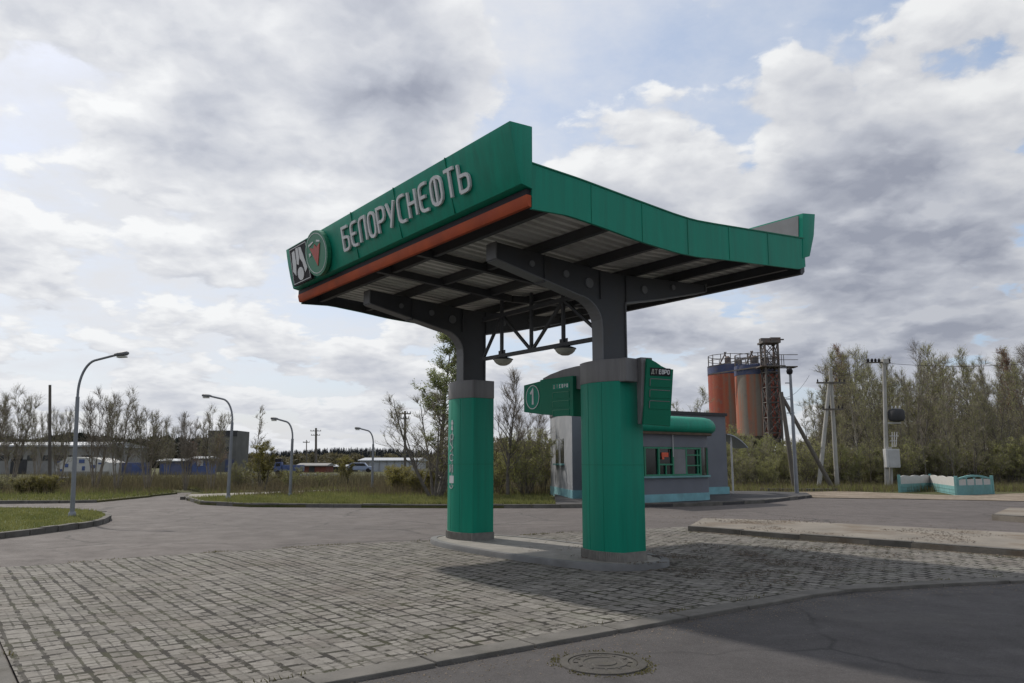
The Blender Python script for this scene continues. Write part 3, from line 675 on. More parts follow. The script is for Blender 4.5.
# corrugated deck: waves run across the canopy
b = MB(); xs_ = (-3.08, -2.2, -1.2, -.35, 0, .35, 1.2, 2.2, 3.06); vs = []; fs = []
per = .20; nw = int((Y1 - Y0 - .06) / per); st_ = [(Y0 + .03 + per * k + q * per, w) for k in range(nw) for q, w in ((0, 0), (.40, 0), (.50, .065), (.90, .065))]
for y, w in st_:
    for x in xs_: vs.append((x, y, 5.03 + .0577 * abs(x) + w))
nx = len(xs_)
for i in range(len(st_) - 1):
    for k in range(nx - 1): fs.append((i * nx + k, i * nx + k + 1, (i + 1) * nx + k + 1, (i + 1) * nx + k))
b.add(vs, fs); dk = cb(b, 'roof_deck', 'deck')
md = dk.modifiers.new('thickness', 'SOLIDIFY'); md.thickness = .004
# side fascia at the near and far ends, following the valley
def fascia(y, name):
    b = MB(); n = 32; pts = []
    tops = [(-3.04, 5.56), (-2.2, 5.53), (-1.2, 5.465), (-.3, 5.41), (.15, 5.40), (.6, 5.43), (3.14, 5.635)]
    bots = [(-3.04, 4.95), (-2.4, 4.985), (-1.7, 4.93), (-1.0, 4.86), (-.2, 4.825), (.2, 4.835), (.85, 4.895), (3.0, 5.06), (3.14, 5.13)]
    def ip(t, x):
        for (x0, z0), (x1, z1) in zip(t, t[1:]):
            if x0 <= x <= x1: return z0 + (z1 - z0) * (x - x0) / (x1 - x0)
        return t[-1][1]
    X = [-3.04 + (6.18) * i / n for i in range(n + 1)]
    poly = [(x, ip(bots, x)) for x in X] + [(x, ip(tops, x)) for x in reversed(X)]
    b.extr(poly, (0, y - .02, 0), (1, 0, 0), (0, 0, 1), (0, 1, 0), .04)
    o = cb(b, name, 'green')
    b = MB()
    for i in range(n):
        for t in (tops,):
            b.bar((X[i], y, ip(t, X[i]) + .012), (X[i + 1], y, ip(t, X[i + 1]) + .012), .062, .02)
    cb(b, 'coping', 'green_dark', o)
    b = MB(); b.extr([(x, ip(bots, x) + .004) for x in X] + [(x, ip(tops, x) - .05) for x in reversed(X)], (0, y + (.0205 if y < 0 else -.0325), 0), (1, 0, 0), (0, 0, 1), (0, 1, 0), .012); cb(b, 'inner_lining', 'steel', o)
    for xj in (-2.0, -1.0, .0, 1.0, 2.05):
        z0, z1 = ip(bots, xj) + .01, ip(tops, xj) - .01
        b = MB(); b.box((xj, y - .022 if y < 0 else y + .022, (z0 + z1) / 2), (.012 if xj == 0 else .005, .008, z1 - z0)); cb(b, 'joint_strip', 'green_dark', o)
fascia(Y0, 'side_fascia'); fascia(Y1, 'side_fascia')
# front sign box leaning outwards and the lower box at the back
fb = MB(); prof = [(-3.04, 5.215), (-3.22, 5.25), (-3.29, 5.47), (-3.345, 5.70), (-3.385, 5.90), (-3.41, 6.05), (-3.04, 6.07)]
fb.extr([(-q[0], q[1]) for q in prof], (0, Y0 - .03, 0), (-1, 0, 0), (0, 0, 1), (0, 1, 0), Y1 - Y0 + .06)
FB = cb(fb, 'front_fascia', 'green', bevel=.008, smooth=30)
for y in (-.2, 1.35, 2.9, 4.45):
    b = MB(); b.extr([(-.002, 0), (.002, 0), (.002, .82), (-.002, .82)], Vector((-3.222, y, 5.255)), (0, 1, 0), Vector((-.19, 0, .80)).normalized(), Vector((-.97, 0, -.23)), .022); cb(b, 'panel_seam', 'green_dark', FB)
b = MB(); b.box((-3.07, (Y0 + Y1) / 2, 5.17), (.10, Y1 - Y0 - .02, .085)); cb(b, 'shadow_gap', 'dark', FB)
b = MB()
rp_ = [(-3.05, 5.13), (-3.125, 5.13), (-3.13, 5.10), (-3.11, 5.01), (-3.095, 4.98), (-3.05, 4.975)]
b.extr([(-q[0], q[1]) for q in rp_], (0, Y0 - .015, 0), (-1, 0, 0), (0, 0, 1), (0, 1, 0), Y1 - Y0 - .0)
cb(b, 'red_gutter', 'red', smooth=40)
bb_ = MB(); bprof = [(3.06, 5.27), (3.28, 5.34), (3.45, 5.75), (3.53, 6.17), (3.14, 6.11)]
bb_.extr(bprof, (0, Y0 - .03, 0), (1, 0, 0), (0, 0, 1), (0, 1, 0), Y1 - Y0 + .06)
BB = cb(bb_, 'back_fascia', 'green', bevel=.008, smooth=30)
b = MB(); b.box((3.088, (Y0 + Y1) / 2, 5.71), (.012, Y1 - Y0 - .1, .74), rot=Matrix.Rotation(R(5.4), 3, 'Y')); cb(b, 'back_lining', 'steel_light', BB)
b = MB(); b.extr([(3.06, 5.26), (3.06, 5.00), (3.12, 4.99), (3.18, 5.05), (3.19, 5.26)], (0, Y0 + .03, 0), (1, 0, 0), (0, 0, 1), (0, 1, 0), Y1 - Y0 - .06); cb(b, 'gutter', 'steel', BB)

# --- stroke lettering
def strokes(mb, lines, org, U, V, N, w, depth, z=0.0):
    org = Vector(org); U = Vector(U).normalized(); V = Vector(V).normalized(); N = Vector(N).normalized()
    for li, pts in enumerate(lines):
        closed = len(pts) > 3 and pts[0] == pts[-1]; q = [Vector(p) for p in (pts[:-1] if closed else pts)]; n = len(q)
        Lf = []; Rt = []
        for i in range(n):
            a = q[i - 1] if (i > 0 or closed) else None; c = q[(i + 1) % n] if (i < n - 1 or closed) else None
            d0 = (q[i] - a).normalized() if a is not None else None; d1 = (c - q[i]).normalized() if c is not None else None
            if d0 is None: d0 = d1
            if d1 is None: d1 = d0
            n0 = Vector((-d0.y, d0.x)); n1 = Vector((-d1.y, d1.x)); mt = (n0 + n1).normalized(); k = min(1.8, 1 / max(.3, mt.dot(n0)))
            e = q[i].copy()
            if not closed and i == 0: e -= d1 * w * .0
            Lf.append(e + mt * w / 2 * k); Rt.append(e - mt * w / 2 * k)
        dd = depth + li * .0015
        vs = []
        for hh in (z, z + dd):
            for i in range(n):
                vs.append(org + U * Lf[i].x + V * Lf[i].y + N * hh); vs.append(org + U * Rt[i].x + V * Rt[i].y + N * hh)
        o = 2 * n; fs = []; rngn = n if closed else n - 1
        for i in range(rngn):
            j = (i + 1) % n
            fs += [(2 * i, 2 * j, 2 * j + 1, 2 * i + 1), (o + 2 * i, o + 2 * i + 1, o + 2 * j + 1, o + 2 * j), (2 * i, o + 2 * i, o + 2 * j, 2 * j), (2 * i + 1, 2 * j + 1, o + 2 * j + 1, o + 2 * i + 1)]
        if not closed: fs += [(0, 1, o + 1, o), (2 * n - 2, o + 2 * n - 2, o + 2 * n - 1, 2 * n - 1)]
        mb.add(vs, fs)
OO = [(.30, 1), (.44, .97), (.54, .87), (.58, .70), (.58, .30), (.54, .13), (.44, .03), (.30, 0), (.16, .03), (.06, .13), (.02, .30), (.02, .70), (.06, .87), (.16, .97), (.30, 1)]
CC = [(.56, 1), (.26, 1), (.12, .95), (.04, .85), (.02, .70), (.02, .30), (.04, .15), (.12, .05), (.26, 0), (.56, 0)]
BOWL = [(.32, .56), (.46, .54), (.55, .46), (.57, .35), (.57, .21), (.55, .10), (.46, .02), (.32, 0), (0, 0)]
GL = {'Б': [[(.54, 1), (0, 1), (0, 0)] , BOWL[:-1] + [(0, 0)], [(0, .56), (.32, .56)]],
      'Є': [CC, [(.02, .52), (.44, .52)]], 'Л': [[(0, 0), (0, .72), (.03, .88), (.12, .97), (.26, 1), (.55, 1), (.55, 0)]],
      'О': [OO], 'Р': [[(0, 0), (0, 1), (.34, 1), (.48, .97), (.56, .86), (.56, .60), (.48, .48), (.34, .44), (.03, .44)]],
      'У': [[(.60, 1), (.30, .30), (.16, 0)], [(.0, 1), (.28, .36)]], 'С': [CC],
      'Н': [[(0, 0), (0, 1)], [(.55, 0), (.55, 1)], [(.0, .52), (.55, .52)]],
      'Ф': [[(p[0] * 1.25, p[1]) for p in OO], [(.375, .02), (.375, .98)]],
      'Т': [[(0, 1), (.60, 1)], [(.30, .98), (.30, 0)]], 'Ь': [[(0, 1), (0, 0)], BOWL, [(0, .56), (.32, .56)]],
      'Д': [[(.08, .08), (.2, 1), (.5, 1), (.5, .08)], [(0, -.12), (0, .08), (.62, .08), (.62, -.12)]], 'Е': [[(.5, 1), (0, 1), (0, 0), (.5, 0)], [(0, .52), (.42, .52)]],
      'В': [[(0, 0), (0, 1), (.34, 1), (.5, .9), (.5, .62), (.36, .54)], [(0, .54), (.36, .54), (.56, .44), (.56, .1), (.4, 0), (0, 0)]],
      '1': [[(.02, .72), (.26, 1), (.26, 0)]]}
GW = {'Ф': .75, 'У': .62, 'Т': .62}
def write(mb, text, org, U, V, N, h, total, w, depth, italics=0.0):
    adv = [GW.get(c, .58) for c in text]; raw = sum(adv) * h; gap = (total - raw) / max(1, len(text) - 1) if len(text) > 1 else 0
    x = 0
    Uv = Vector(U).normalized(); Vv = Vector(V).normalized()
    for c, a in zip(text, adv):
        ls = [[((p[0]) * h + italics * p[1] * h, p[1] * h) for p in l] for l in GL[c]]
        strokes(mb, ls, Vector(org) + Uv * x, Uv, Vv, N, w, depth); x += a * h + gap
# front face frame: U towards -y (reads left to right), V up along the slant
FV = Vector((-.16, 0, .80)).normalized(); FU = Vector((0, -1, 0)); FN = FU.cross(FV).normalized()
if FN.x > 0: FN = -FN
def face_pt(y, s):                                # s: metres up the slant from the lower lip
    zz = 5.25 + s * FV.z
    prof2 = [(-3.22, 5.25), (-3.29, 5.47), (-3.345, 5.70), (-3.385, 5.90), (-3.41, 6.05)]
    return Vector((-3.235 + FV.x * s - .032, y, zz))
b = MB(); write(b, 'БЄЛОРУСНЄФТЬ', face_pt(3.28, .21), FU, FV, FN, .40, 4.02, .049, .035); cb(b, 'lettering', 'silver', FB)
# round-cornered oval emblem with a red triangle
def oval(n=28, rx=.5, ry=.42): return [(rx * math.cos(2 * PI * k / n), ry * math.sin(2 * PI * k / n)) for k in range(n)]
EC = face_pt(4.36, .40)
b = MB(); b.extr(oval(28, .50, .43), EC, FU, FV, FN, .08); EM = cb(b, 'oval_emblem', 'green_trim', FB)
b = MB(); ov = oval(28, .445, .375); strokes(b, [ov + [ov[0]]], EC + FN * .08, FU, FV, FN, .011, .006); cb(b, 'ring', 'white', EM)
M['emblem_red'] = mat('emblem_red', (.42, .045, .03), .45, .12, 4)
b = MB(); b.extr([(-.24, .15), (-.07, .10), (.0, .17), (.07, .10), (.24, .15), (.02, -.25)], EC + FN * .08, FU, FV, FN, .012); cb(b, 'red_triangle', M['emblem_red'], EM)
for pts in ([(-.27, .17), (-.05, .21), (-.05, .235), (-.27, .21)], [(.10, .20), (.25, .17), (.25, .20), (.11, .235)], [(-.30, -.02), (-.22, 0), (-.22, .05), (-.29, .05)]):
    b = MB(); b.extr(pts, EC + FN * .08, FU, FV, FN, .014); cb(b, 'white_mark', 'white', EM)
# dark square plate with a white flame-like M
QC = face_pt(5.25, .38)
b = MB(); b.box(QC + FN * .02, (.05, .90, .78), rot=Matrix((FN, -FU, FV)).transposed()); QE = cb(b, 'square_emblem', 'dark', FB, bevel=.006)
b = MB(); e = .05
strokes(b, [[(-.41, -.35), (.41, -.35), (.41, .35), (-.41, .35), (-.41, -.35)]], QC + FN * .046, FU, FV, FN, .014, .004)
for pts in ([(-.36, -.10), (-.30, .28), (-.16, .30), (-.16, .02), (-.24, -.20)], [(-.13, .02), (-.10, .32), (.02, .32), (.02, .10), (-.05, -.02)], [(.05, .10), (.05, .32), (.16, .30), (.34, -.14), (.22, -.22), (.15, .0)]):
    b.extr(pts, QC + FN * .046, FU, FV, FN, .008)
b.extr([(p[0] * .15 + .0, p[1] * .13 - .20) for p in oval(16, 1, 1)], QC + FN * .046, FU, FV, FN, .010); cb(b, 'white_mark', 'silver', QE)

# truss between the frames with two lamps
b = MB(); zb, zt = 3.80, 4.62
b.bar((0, .29, zb), (0, 3.71, zb), .07, .07); b.bar((0, .29, zt), (0, 3.71, zt), .08, .08)
for y0, z0, y1, z1 in ((3.70, zb + .03, 3.06, zt), (3.06, zt, 2.12, zb), (2.10, zb, 1.18, zt), (1.18, zt, .32, zb + .15)):
    b.bar((.003, y0, z0), (.003, y1, z1), .05, .05, up=(1, 0, 0))
for y in (3.06, 2.11, 1.18): b.bar((-.003, y, zb), (-.003, y, zt + (.3 if y == 2.11 else .3)), .055, .055, up=(1, 0, 0))
for y in (3.06, 2.11, 1.18): b.box((.0, y, zb + .05), (.012, .22, .12))
cb(b, 'truss', 'steel')
for y in (3.02, 1.14):
    b = MB(); b.lathe([(.10, 0), (.16, -.02), (.20, -.035), (.20, -.05)], (0, y, zb - .036), 20); lp = cb(b, 'lamp', 'steel', smooth=40)
    b = MB(); b.lathe([(.185, 0), (.175, -.035), (.13, -.08), (.07, -.11), (.01, -.118)], (0, y, zb - .086), 20); cb(b, 'lamp_glass', 'lamp_glass', lp, smooth=40)

# price sign with the number one, carried towards the far column
b = MB()
b.extr([(-.40, 3.36), (-.75, 3.36), (-1.10, 3.335), (-1.45, 3.28), (-1.66, 3.225), (-1.66, 3.10), (-.66, 2.95), (-.40, 2.95)], (-.10, 0, 0), (0, -1, 0), (0, 0, 1), (1, 0, 0), .24)
ar = cb(b, 'sign_arm', 'grey_panel', bevel=.01)
b = MB(); b.extr([(-.74, 2.49), (-1.64, 2.56), (-1.64, 3.19), (-.74, 3.19)], (-.18, 0, 0), (0, -1, 0), (0, 0, 1), (1, 0, 0), .36)
ps = cb(b, 'price_sign', 'green_dark', bevel=.012)
b = MB(); b.extr([(-1.642, 2.565), (-2.14, 2.63), (-2.14, 3.13), (-1.642, 3.17)], (-.165, 0, 0), (0, -1, 0), (0, 0, 1), (1, 0, 0), .33); wing = cb(b, 'number_wing', 'green_dark', ps, bevel=.01)
nU, nV, nN = Vector((0, -1, 0)), Vector((0, 0, 1)), Vector((-1, 0, 0))
b = MB(); b.extr(oval(24, .19, .215), (-.165, 1.87, 2.89), nU, nV, nN, .006); cb(b, 'disc', M['green'], ps)
b = MB(); ov = oval(24, .19, .215); strokes(b, [ov + [ov[0]]], Vector((-.171, 1.87, 2.89)), nU, nV, nN, .014, .004)
write(b, '1', Vector((-.171, 1.93, 2.755)), nU, nV, nN, .27, .2, .05, .008); cb(b, 'number', 'silver', ps)
def price_rows(org, U, V, N, w, parent, line='green_trim', dk=True, rows=3, pitch=.155, hh=.115, top_h=.10):
    U = Vector(U).normalized(); V = Vector(V).normalized(); N = Vector(N).normalized(); org = Vector(org)
    rot = Matrix((U, N, V)).transposed()
    b = MB(); b.box(org + U * (w / 2) - V * (top_h / 2), (w, .012, top_h), rot=rot); p_ = cb(b, 'grade_plate', 'dark' if dk else 'green', parent)
    b = MB(); write(b, 'ДТ', org + U * (.06 * w) - V * (top_h * .78) + N * .006, U, V, N, top_h * .56, w * .28, .011, .003); cb(b, 'grade_letters', 'lamp_glass', parent)
    b = MB(); write(b, 'ЕВРО', org + U * (.44 * w) - V * (top_h * .74) + N * .006, U, V, N, top_h * .5, w * .50, .014, .003); cb(b, 'grade_word', 'white', parent)
    for r in range(rows):
        o2 = org - V * (top_h + .05 + pitch * r)
        b = MB(); b.box(o2 + U * (w / 2) - V * (hh / 2), (w, .010, hh), rot=rot); rp = cb(b, 'price_row', 'green_dark', parent)
        b = MB(); strokes(b, [[(0, -hh * .9), (0.0, -.01), (.03, 0), (w, -.006)]], o2 + N * .005, U, V, N, .012, .004); cb(b, 'row_edge', line, parent)
price_rows((-.181, 1.28, 3.08), nU, nV, nN, .44, ps, 'green_trim', False)
# the second price sign, on the near side of the near column, facing the driver
ang = R(-14); rU = Vector((math.cos(ang), math.sin(ang), 0)); rN = Vector((math.sin(ang), -math.cos(ang), 0)); rO = Vector((.02, -.70, 0))
b = MB(); b.extr([(-.26, 3.36), (.02, 3.36), (.02, 2.98), (-.26, 2.98)], (0, -.46, 0), (1, 0, 0), (0, 0, 1), (0, -1, 0), .16)
cb(b, 'sign_arm', 'grey_panel', bevel=.02)
b = MB()
def wedge(u0, u1, prof):                           # prof in (n, z): n = metres in front of rO
    vs = [rO + rU * u + rN * n + Vector((0, 0, z)) for u in (u0, u1) for n, z in prof]; k = len(prof)
    b.add(vs, [tuple(range(k - 1, -1, -1)), tuple(range(k, 2 * k))] + [(i, (i + 1) % k, k + (i + 1) % k, k + i) for i in range(k)])
wedge(-.03, .18, [(-.12, 2.31), (-.06, 2.31), (.0, 2.60), (.04, 3.28), (.02, 3.37), (-.12, 3.37)])
wedge(.18, .48, [(-.12, 2.31), (-.06, 2.31), (-.02, 2.60), (.02, 3.16), (-.12, 3.16)])
sb = cb(b, 'price_sign', 'grey_panel', bevel=.008)
b = MB(); fr_ = [(0, 2.305), (.50, 2.28), (.53, 3.19), (.40, 3.20), (.30, 3.235), (.20, 3.29), (.10, 3.33), (.03, 3.345)]
base = rO + rN * -.045; tilt = (rN * .105 + Vector((0, 0, 1))).normalized()
tz = lambda z: tilt * ((z - 2.305) / tilt.z) + Vector((0, 0, 2.305))
vs = [base + rU * u + tz(z) for u, z in fr_]; vs += [v + rN * .05 for v in vs]; k = len(fr_)
b.add(vs, [tuple(range(k - 1, -1, -1)), tuple(range(k, 2 * k))] + [(i, (i + 1) % k, k + (i + 1) % k, k + i) for i in range(k)])
cb(b, 'sign_face', 'green_dark', sb, bevel=.006)
price_rows(base + rU * .09 + tz(3.20) + rN * .053, rU, tilt, rN, .38, sb, 'steel_light', True, 3, .175, .13, .125)

# pump island under the canopy
def island_poly(o=0.0):
    q = []
    for i in range(40):
        a = 2 * PI * i / 40; s_, c_ = math.sin(a), math.cos(a)
        ex = 2.0 / 2.6
        q.append((.06 + (1.13 - o) * math.copysign(abs(c_) ** ex, c_), 2.16 + (3.02 - o) * math.copysign(abs(s_) ** ex, s_)))
    return q
PI_ = empty('pump_island', A0, 'long grey concrete pump island with rounded ends under the canopy columns', 'pump island', GR)
b = MB(); b.prism(island_poly(.14), -.03, .132); b.build('island_top', M['concrete'], PI_)
q = island_poly(0); qi = island_poly(.138); n = len(q); b = MB()
vs = [(x, y, -.03) for x, y in q] + [(x, y, .115) for x, y in q] + [(x * .99, (y - 2.16) * .996 + 2.16, .14) for x, y in q] + [(x, y, .14) for x, y in qi]; fs = []
for i in range(n):
    j = (i + 1) % n
    for k in range(3): fs.append((k * n + i, k * n + j, (k + 1) * n + j, (k + 1) * n + i))
b.add(vs, fs); b.build('island_kerb', M['island_kerb'] if 'island_kerb' in M else mat('island_kerb_concrete', (.15, .15, .15), .85, .15, 3, bump=.3, dirt=(.09, .085, .08), dirt_amt=.6), PI_, smooth=40)

# ---------------------------------------------------------------- kiosk
kC = Vector((2.66, 34.4, 0)); kL = Vector((2.02, 40.8, 0)); kR = Vector((10.8, 39.4, 0))
KI = empty('kiosk', (kC.x, kC.y, 0), 'low grey-blue filling station kiosk with rounded green awning over its window band', 'kiosk')
def kp(p): return (p[0] - kC.x, p[1] - kC.y)
def kb(mb, name, m, parent=KI, **k): return mb.build(name, M[m], parent, **k)
back1 = kR + UY * 6.0; main = [kp(kC), kp(kR), kp(back1), kp(kL + Vector((1.5, 5.5, 0))), kp(kL)]
sl_ = lambda x, y: 4.02
b = MB(); b.prism(main, .42, 3.98); kb(b, 'wall', 'wall_shaded')
# left wall skin with sunlight painted into its paler colour, plinth, coping
d = (kL - kC).normalized(); nrm = Vector((-d.y, d.x, 0)); ln = (kL - kC).length
b = MB(); b.extr([(0.0, .42), (ln, .42), (ln, 3.96), (0.0, 3.96)], (0, 0, 0), d, (0, 0, 1), nrm, .02); LW = kb(b, 'side_wall', 'wall_sunlit')
for u in (2.6, 4.15):
    b = MB(); b.extr([(u - .46, 1.62), (u + .46, 1.62), (u + .46, 2.78), (u - .46, 2.78)], nrm * .022, d, (0, 0, 1), nrm, .012); w_ = kb(b, 'window', 'glass', LW)
    b = MB(); b.extr([(u - .55, 1.53), (u + .55, 1.53), (u + .55, 1.61), (u - .55, 1.61)], nrm * .022, d, (0, 0, 1), nrm, .14); kb(b, 'sill', 'turq', LW)
pl2 = [(p[0], p[1]) for p in main]
cxm = sum(p[0] for p in pl2) / 5; cym = sum(p[1] for p in pl2) / 5
grow = lambda f: [(cxm + (x - cxm) * f, cym + (y - cym) * f) for x, y in pl2]
b = MB(); b.prism(grow(1.012), .0, .46); kb(b, 'plinth', 'plinth')
b = MB(); b.prism(grow(1.018), 3.97, 4.12); kb(b, 'coping', 'roofing')
# front bay
bayF0 = Vector((4.25, 30.2, 0)); e1 = UX.copy(); e2 = UY.copy(); bayL = 5.8
def bay(o=0.0, r=1.1):
    pts = [bayF0 - e1 * o - e2 * o]
    cc = bayF0 + e1 * (bayL - r) + e2 * r
    for k in range(9):
        a = -PI / 2 + PI / 2 * k / 8; pts.append(cc + e1 * math.cos(a) * (r + o) + e2 * math.sin(a) * (r + o))
    pts.append(bayF0 + e1 * (bayL + o) + e2 * 4.0); pts.append(bayF0 + e1 * (2.6 - o) + e2 * 2.4)
    return [kp(p) for p in pts]
b = MB(); b.prism(bay(.0), .40, 1.12); b.prism(bay(.0), 2.30, 3.2); BAY = kb(b, 'bay_wall', 'wall_shaded', smooth=30)
b = MB(); b.prism(bay(.03), .0, .42); kb(b, 'bay_plinth', 'plinth', BAY, smooth=30)
b = MB(); b.prism(bay(-.06), 1.121, 2.299); WB = kb(b, 'window_band', 'glass', smooth=30)
b = MB(); b.prism(bay(.10), 1.06, 1.135); kb(b, 'sill', 'turq', BAY, smooth=30)
b = MB()
yy = -.03
def fm(u0, u1, z0, z1, dep=.07, o=.0):
    c = bayF0 + e1 * ((u0 + u1) / 2) + e2 * (.02 + o); x, y = kp(c); b.box((x, y, (z0 + z1) / 2), (u1 - u0, dep, z1 - z0), GR)
for u in (1.25, 2.05, 2.9, 3.7, 4.6): fm(u - .04, u + .04, 1.14, 2.29)
fm(1.25, 4.6, 2.22, 2.285, .06); fm(1.25, 4.6, 1.14, 1.20, .06)
fm(2.05, 2.9, 1.56, 1.62, .062); fm(3.7, 4.6, 1.52, 1.57, .062); fm(3.7, 4.6, 1.95, 2.0, .062); fm(2.45, 2.50, 1.2, 1.56, .05); fm(4.4, 4.45, 1.2, 2.2, .05)
cc_ = bayF0 + e1 * (bayL - 1.1) + e2 * 1.1
for k in (4, 7):
    a_ = -PI / 2 + PI / 2 * k / 8; c = cc_ + (e1 * math.cos(a_) + e2 * math.sin(a_)) * 1.06; x, y = kp(c); b.box((x, y, 1.71), (.08, .08, 1.16), GR + PI / 2 * k / 8)
kb(b, 'window_frame', 'green_trim', WB)
b = MB(); fm(2.95, 3.65, 1.21, 2.21, .02, -.02)
kb(b, 'blind', 'steel_light', WB)
b = MB(); c = bayF0 + e1 * 2.45 + e2 * .03; x, y = kp(c); b.box((x, y, 1.98), (.40, .02, .18), GR); b.box((x - .1, y - .1, 1.84), (.12, .02, .08), GR); kb(b, 'window_sign', 'orange_sign', WB)
M['blueband'] = M['wall_shaded']
# awning: half round green roll along the bay
b = MB(); segs = 10; roll = [(.55, 0.0)]
prof = []
for k in range(segs + 1):
    a = PI * .5 * k / segs; prof.append((.34 - .62 * math.sin(PI / 2 - a) , 2.93 + .62 * math.sin(a)))
rings = []
zs = [(.22, 2.90), (.34, 3.0), (.38, 3.12), (.36, 3.26), (.28, 3.40), (.14, 3.50), (-.05, 3.56), (-.4, 3.58)]
for o, z in zs: rings.append([(x, y, z) for x, y in bay(o, 1.1)])
n = len(rings[0]); vs = [v for r in rings for v in r]; fs = []
for i in range(len(rings) - 1):
    for k in range(n): fs.append((i * n + k, i * n + (k + 1) % n, (i + 1) * n + (k + 1) % n, (i + 1) * n + k))
fs.append(tuple(range((len(rings) - 1) * n, len(rings) * n))); fs.append(tuple(range(n - 1, -1, -1)))
b.add(vs, fs); AW = kb(b, 'awning', 'green', smooth=60)
M['rustband'] = mat('brown_edge_strip', (.10, .07, .045), .8, .3, 4)
b = MB(); b.prism(bay(.20), 2.80, 2.899); kb(b, 'edge_strip', 'rustband', AW, smooth=30)
b = MB(); c = bayF0 + e1 * 2.85 - e2 * .06; x, y = kp(c); b.tube([(x, y, 2.8), (x, y, 1.9)], .02, 6); kb(b, 'downpipe', 'cabinet', BAY)
# lean-to shelter at the right end
sp0 = P(727, 491, 40.5); SH = empty('shelter', (sp0.x, sp0.y, .1), 'small pale curved lean-to roof on a thin post at right end of kiosk', 'shelter')
b = MB()
A_ = P(725, 444, 40) - sp0; B_ = P(746, 457, 40) - sp0
pts = []
for k in range(9):
    t = k / 8; pts.append((A_.x + (B_.x - A_.x) * t, 0, 3.0 - .62 * t * t - .05 * t))
for yy in (0,): b.add([(p[0], -.9, p[2]) for p in pts] + [(p[0], 1.6, p[2]) for p in pts] + [(p[0], -.9, p[2] - .05) for p in pts] + [(p[0], 1.6, p[2] - .05) for p in pts],
      [(i, i + 1, 9 + i + 1, 9 + i) for i in range(8)] + [(18 + i, 27 + i, 27 + i + 1, 18 + i + 1) for i in range(8)] + [(i, 18 + i, 18 + i + 1, i + 1) for i in range(8)] + [(9 + i, 9 + i + 1, 27 + i + 1, 27 + i) for i in range(8)])
b.build('shelter_roof', M['palemetal'], SH)
b = MB(); b.tube([(.12, -.7, -.1), (.12, -.7, 2.95)], .05, 8); b.tube([(.12, 1.4, -.1), (.12, 1.4, 2.95)], .05, 8); b.build('post', M['cabinet'], SH)

# ---------------------------------------------------------------- street lamps
def street_lamp(px, py, ptop, reach_px, label, r=.075, z=.1):
    g = G(px, py, z); top = P(px, ptop, g.y).z - z
    t = empty('street_lamp', (g.x, g.y, z), label, 'street lamp', 0, 'curved street lamps along the access road')
    s = 1 if reach_px > 0 else -1; rc = abs(reach_px) / F_PX * g.y
    split = top * .74
    b = MB(); b.tube([(0, 0, -.1), (0, 0, split)], [r, r * .8], 10); b.lathe([(r * 1.5, 0), (r * 1.5, .12), (r * 1.1, .16)], (0, 0, -.02), 10); b.build('pole', M['galv'], t, smooth=40)
    b = MB(); pts = [(0, 0, split)]; y = 0
    for k in range(0, 11):
        a = PI / 2 * k / 10 * .90; pts.append((s * rc * .42 * (1 - math.cos(a)), 0, split + .05 + (top - .12 - split) * math.sin(a) / math.sin(PI / 2 * .9) * .93))
    e = pts[-1]; pts.append((s * rc * .82, 0, top - .01)); b.tube(pts, r * .55, 8); b.build('arm', M['galv'], t, smooth=50)
    b = MB(); hx = s * rc * .90; hl = rc * .16 + .16
    b.tube([(s * rc * .80, 0, top + .0), (s * (rc * .80 + hl * .3), 0, top + .01), (s * (rc * .80 + hl), 0, top + .03), (s * (rc * .80 + hl * 1.15), 0, top + .03)], [.04, .06, .07, .035], 8); hd = b.build('lamp_head', M['steel_light'], t, smooth=50)
    b = MB(); b.box((s * (rc * .80 + hl * .62), 0, top - .075), (hl * .7, .15, .04)); b.build('lamp_glass', M['lamp_glass'], hd)
    return t
street_lamp(72, 516.5, 356, 44, 'tallest nearest curved grey street lamp standing on the left grass island', .068, .13).rotation_euler = (0, R(-2.2), 0)
street_lamp(228, 499, 396, -28, 'curved street lamp second from left, beside the dark tower building')
street_lamp(290, 496, 419, -19, 'curved street lamp third from left, in front of the blue truck')
street_lamp(372, 489, 428.5, -16, 'smallest farthest curved street lamp, in front of the white warehouse')

# ---------------------------------------------------------------- utility poles
def wood_pole(px, py, ptop, label, r=.12, arms=((.5, 1.6),), lean=0.0, m='wood', ins=True, Y=None):
    g = G(px, py) if Y is None else Vector((P(px, py, Y).x, Y, 0)); top = P(px, ptop, g.y).z; lean = P(px, ptop, g.y).x - g.x
    t = empty('utility_pole', (g.x, g.y, 0), label, 'utility pole')
    b = MB(); b.tube([(0, 0, -.2), (lean, 0, top)], [r, r * .75], 9); b.build('pole', M[m], t, smooth=40)
    for dz, w in arms:
        b = MB(); b.box((lean, -.1, top - dz), (w, .09, .10)); c = b.build('crossarm', M[m], t)
        if ins:
            b = MB()
            for k in (-.45, -.2, .2, .45): b.lathe([(.035, 0), (.05, .08), (.02, .16)], (lean + k * w, -.1, top - dz + .05), 8)
            b.build('insulator', M['dark'], c)
    return t
wood_pole(50, 489, 385, 'brown wooden pole without crossarm between bare trees at left', .11, ())
wood_pole(405, 478, 411, 'wooden utility pole with crossarms at top left of the far column', .13, ((.25, 1.1), (.7, .7)), Y=70)
wood_pole(316, 470, 428, 'far utility pole with double crossarm rising above the horizon behind the sheds', .22, ((.5, 1.8), (1.2, 1.5)), Y=130)
wood_pole(306.5, 470, 440, 'slim far pole with a forked top left of the double crossarm pole', .10, ((.4, 1.1),), Y=130)
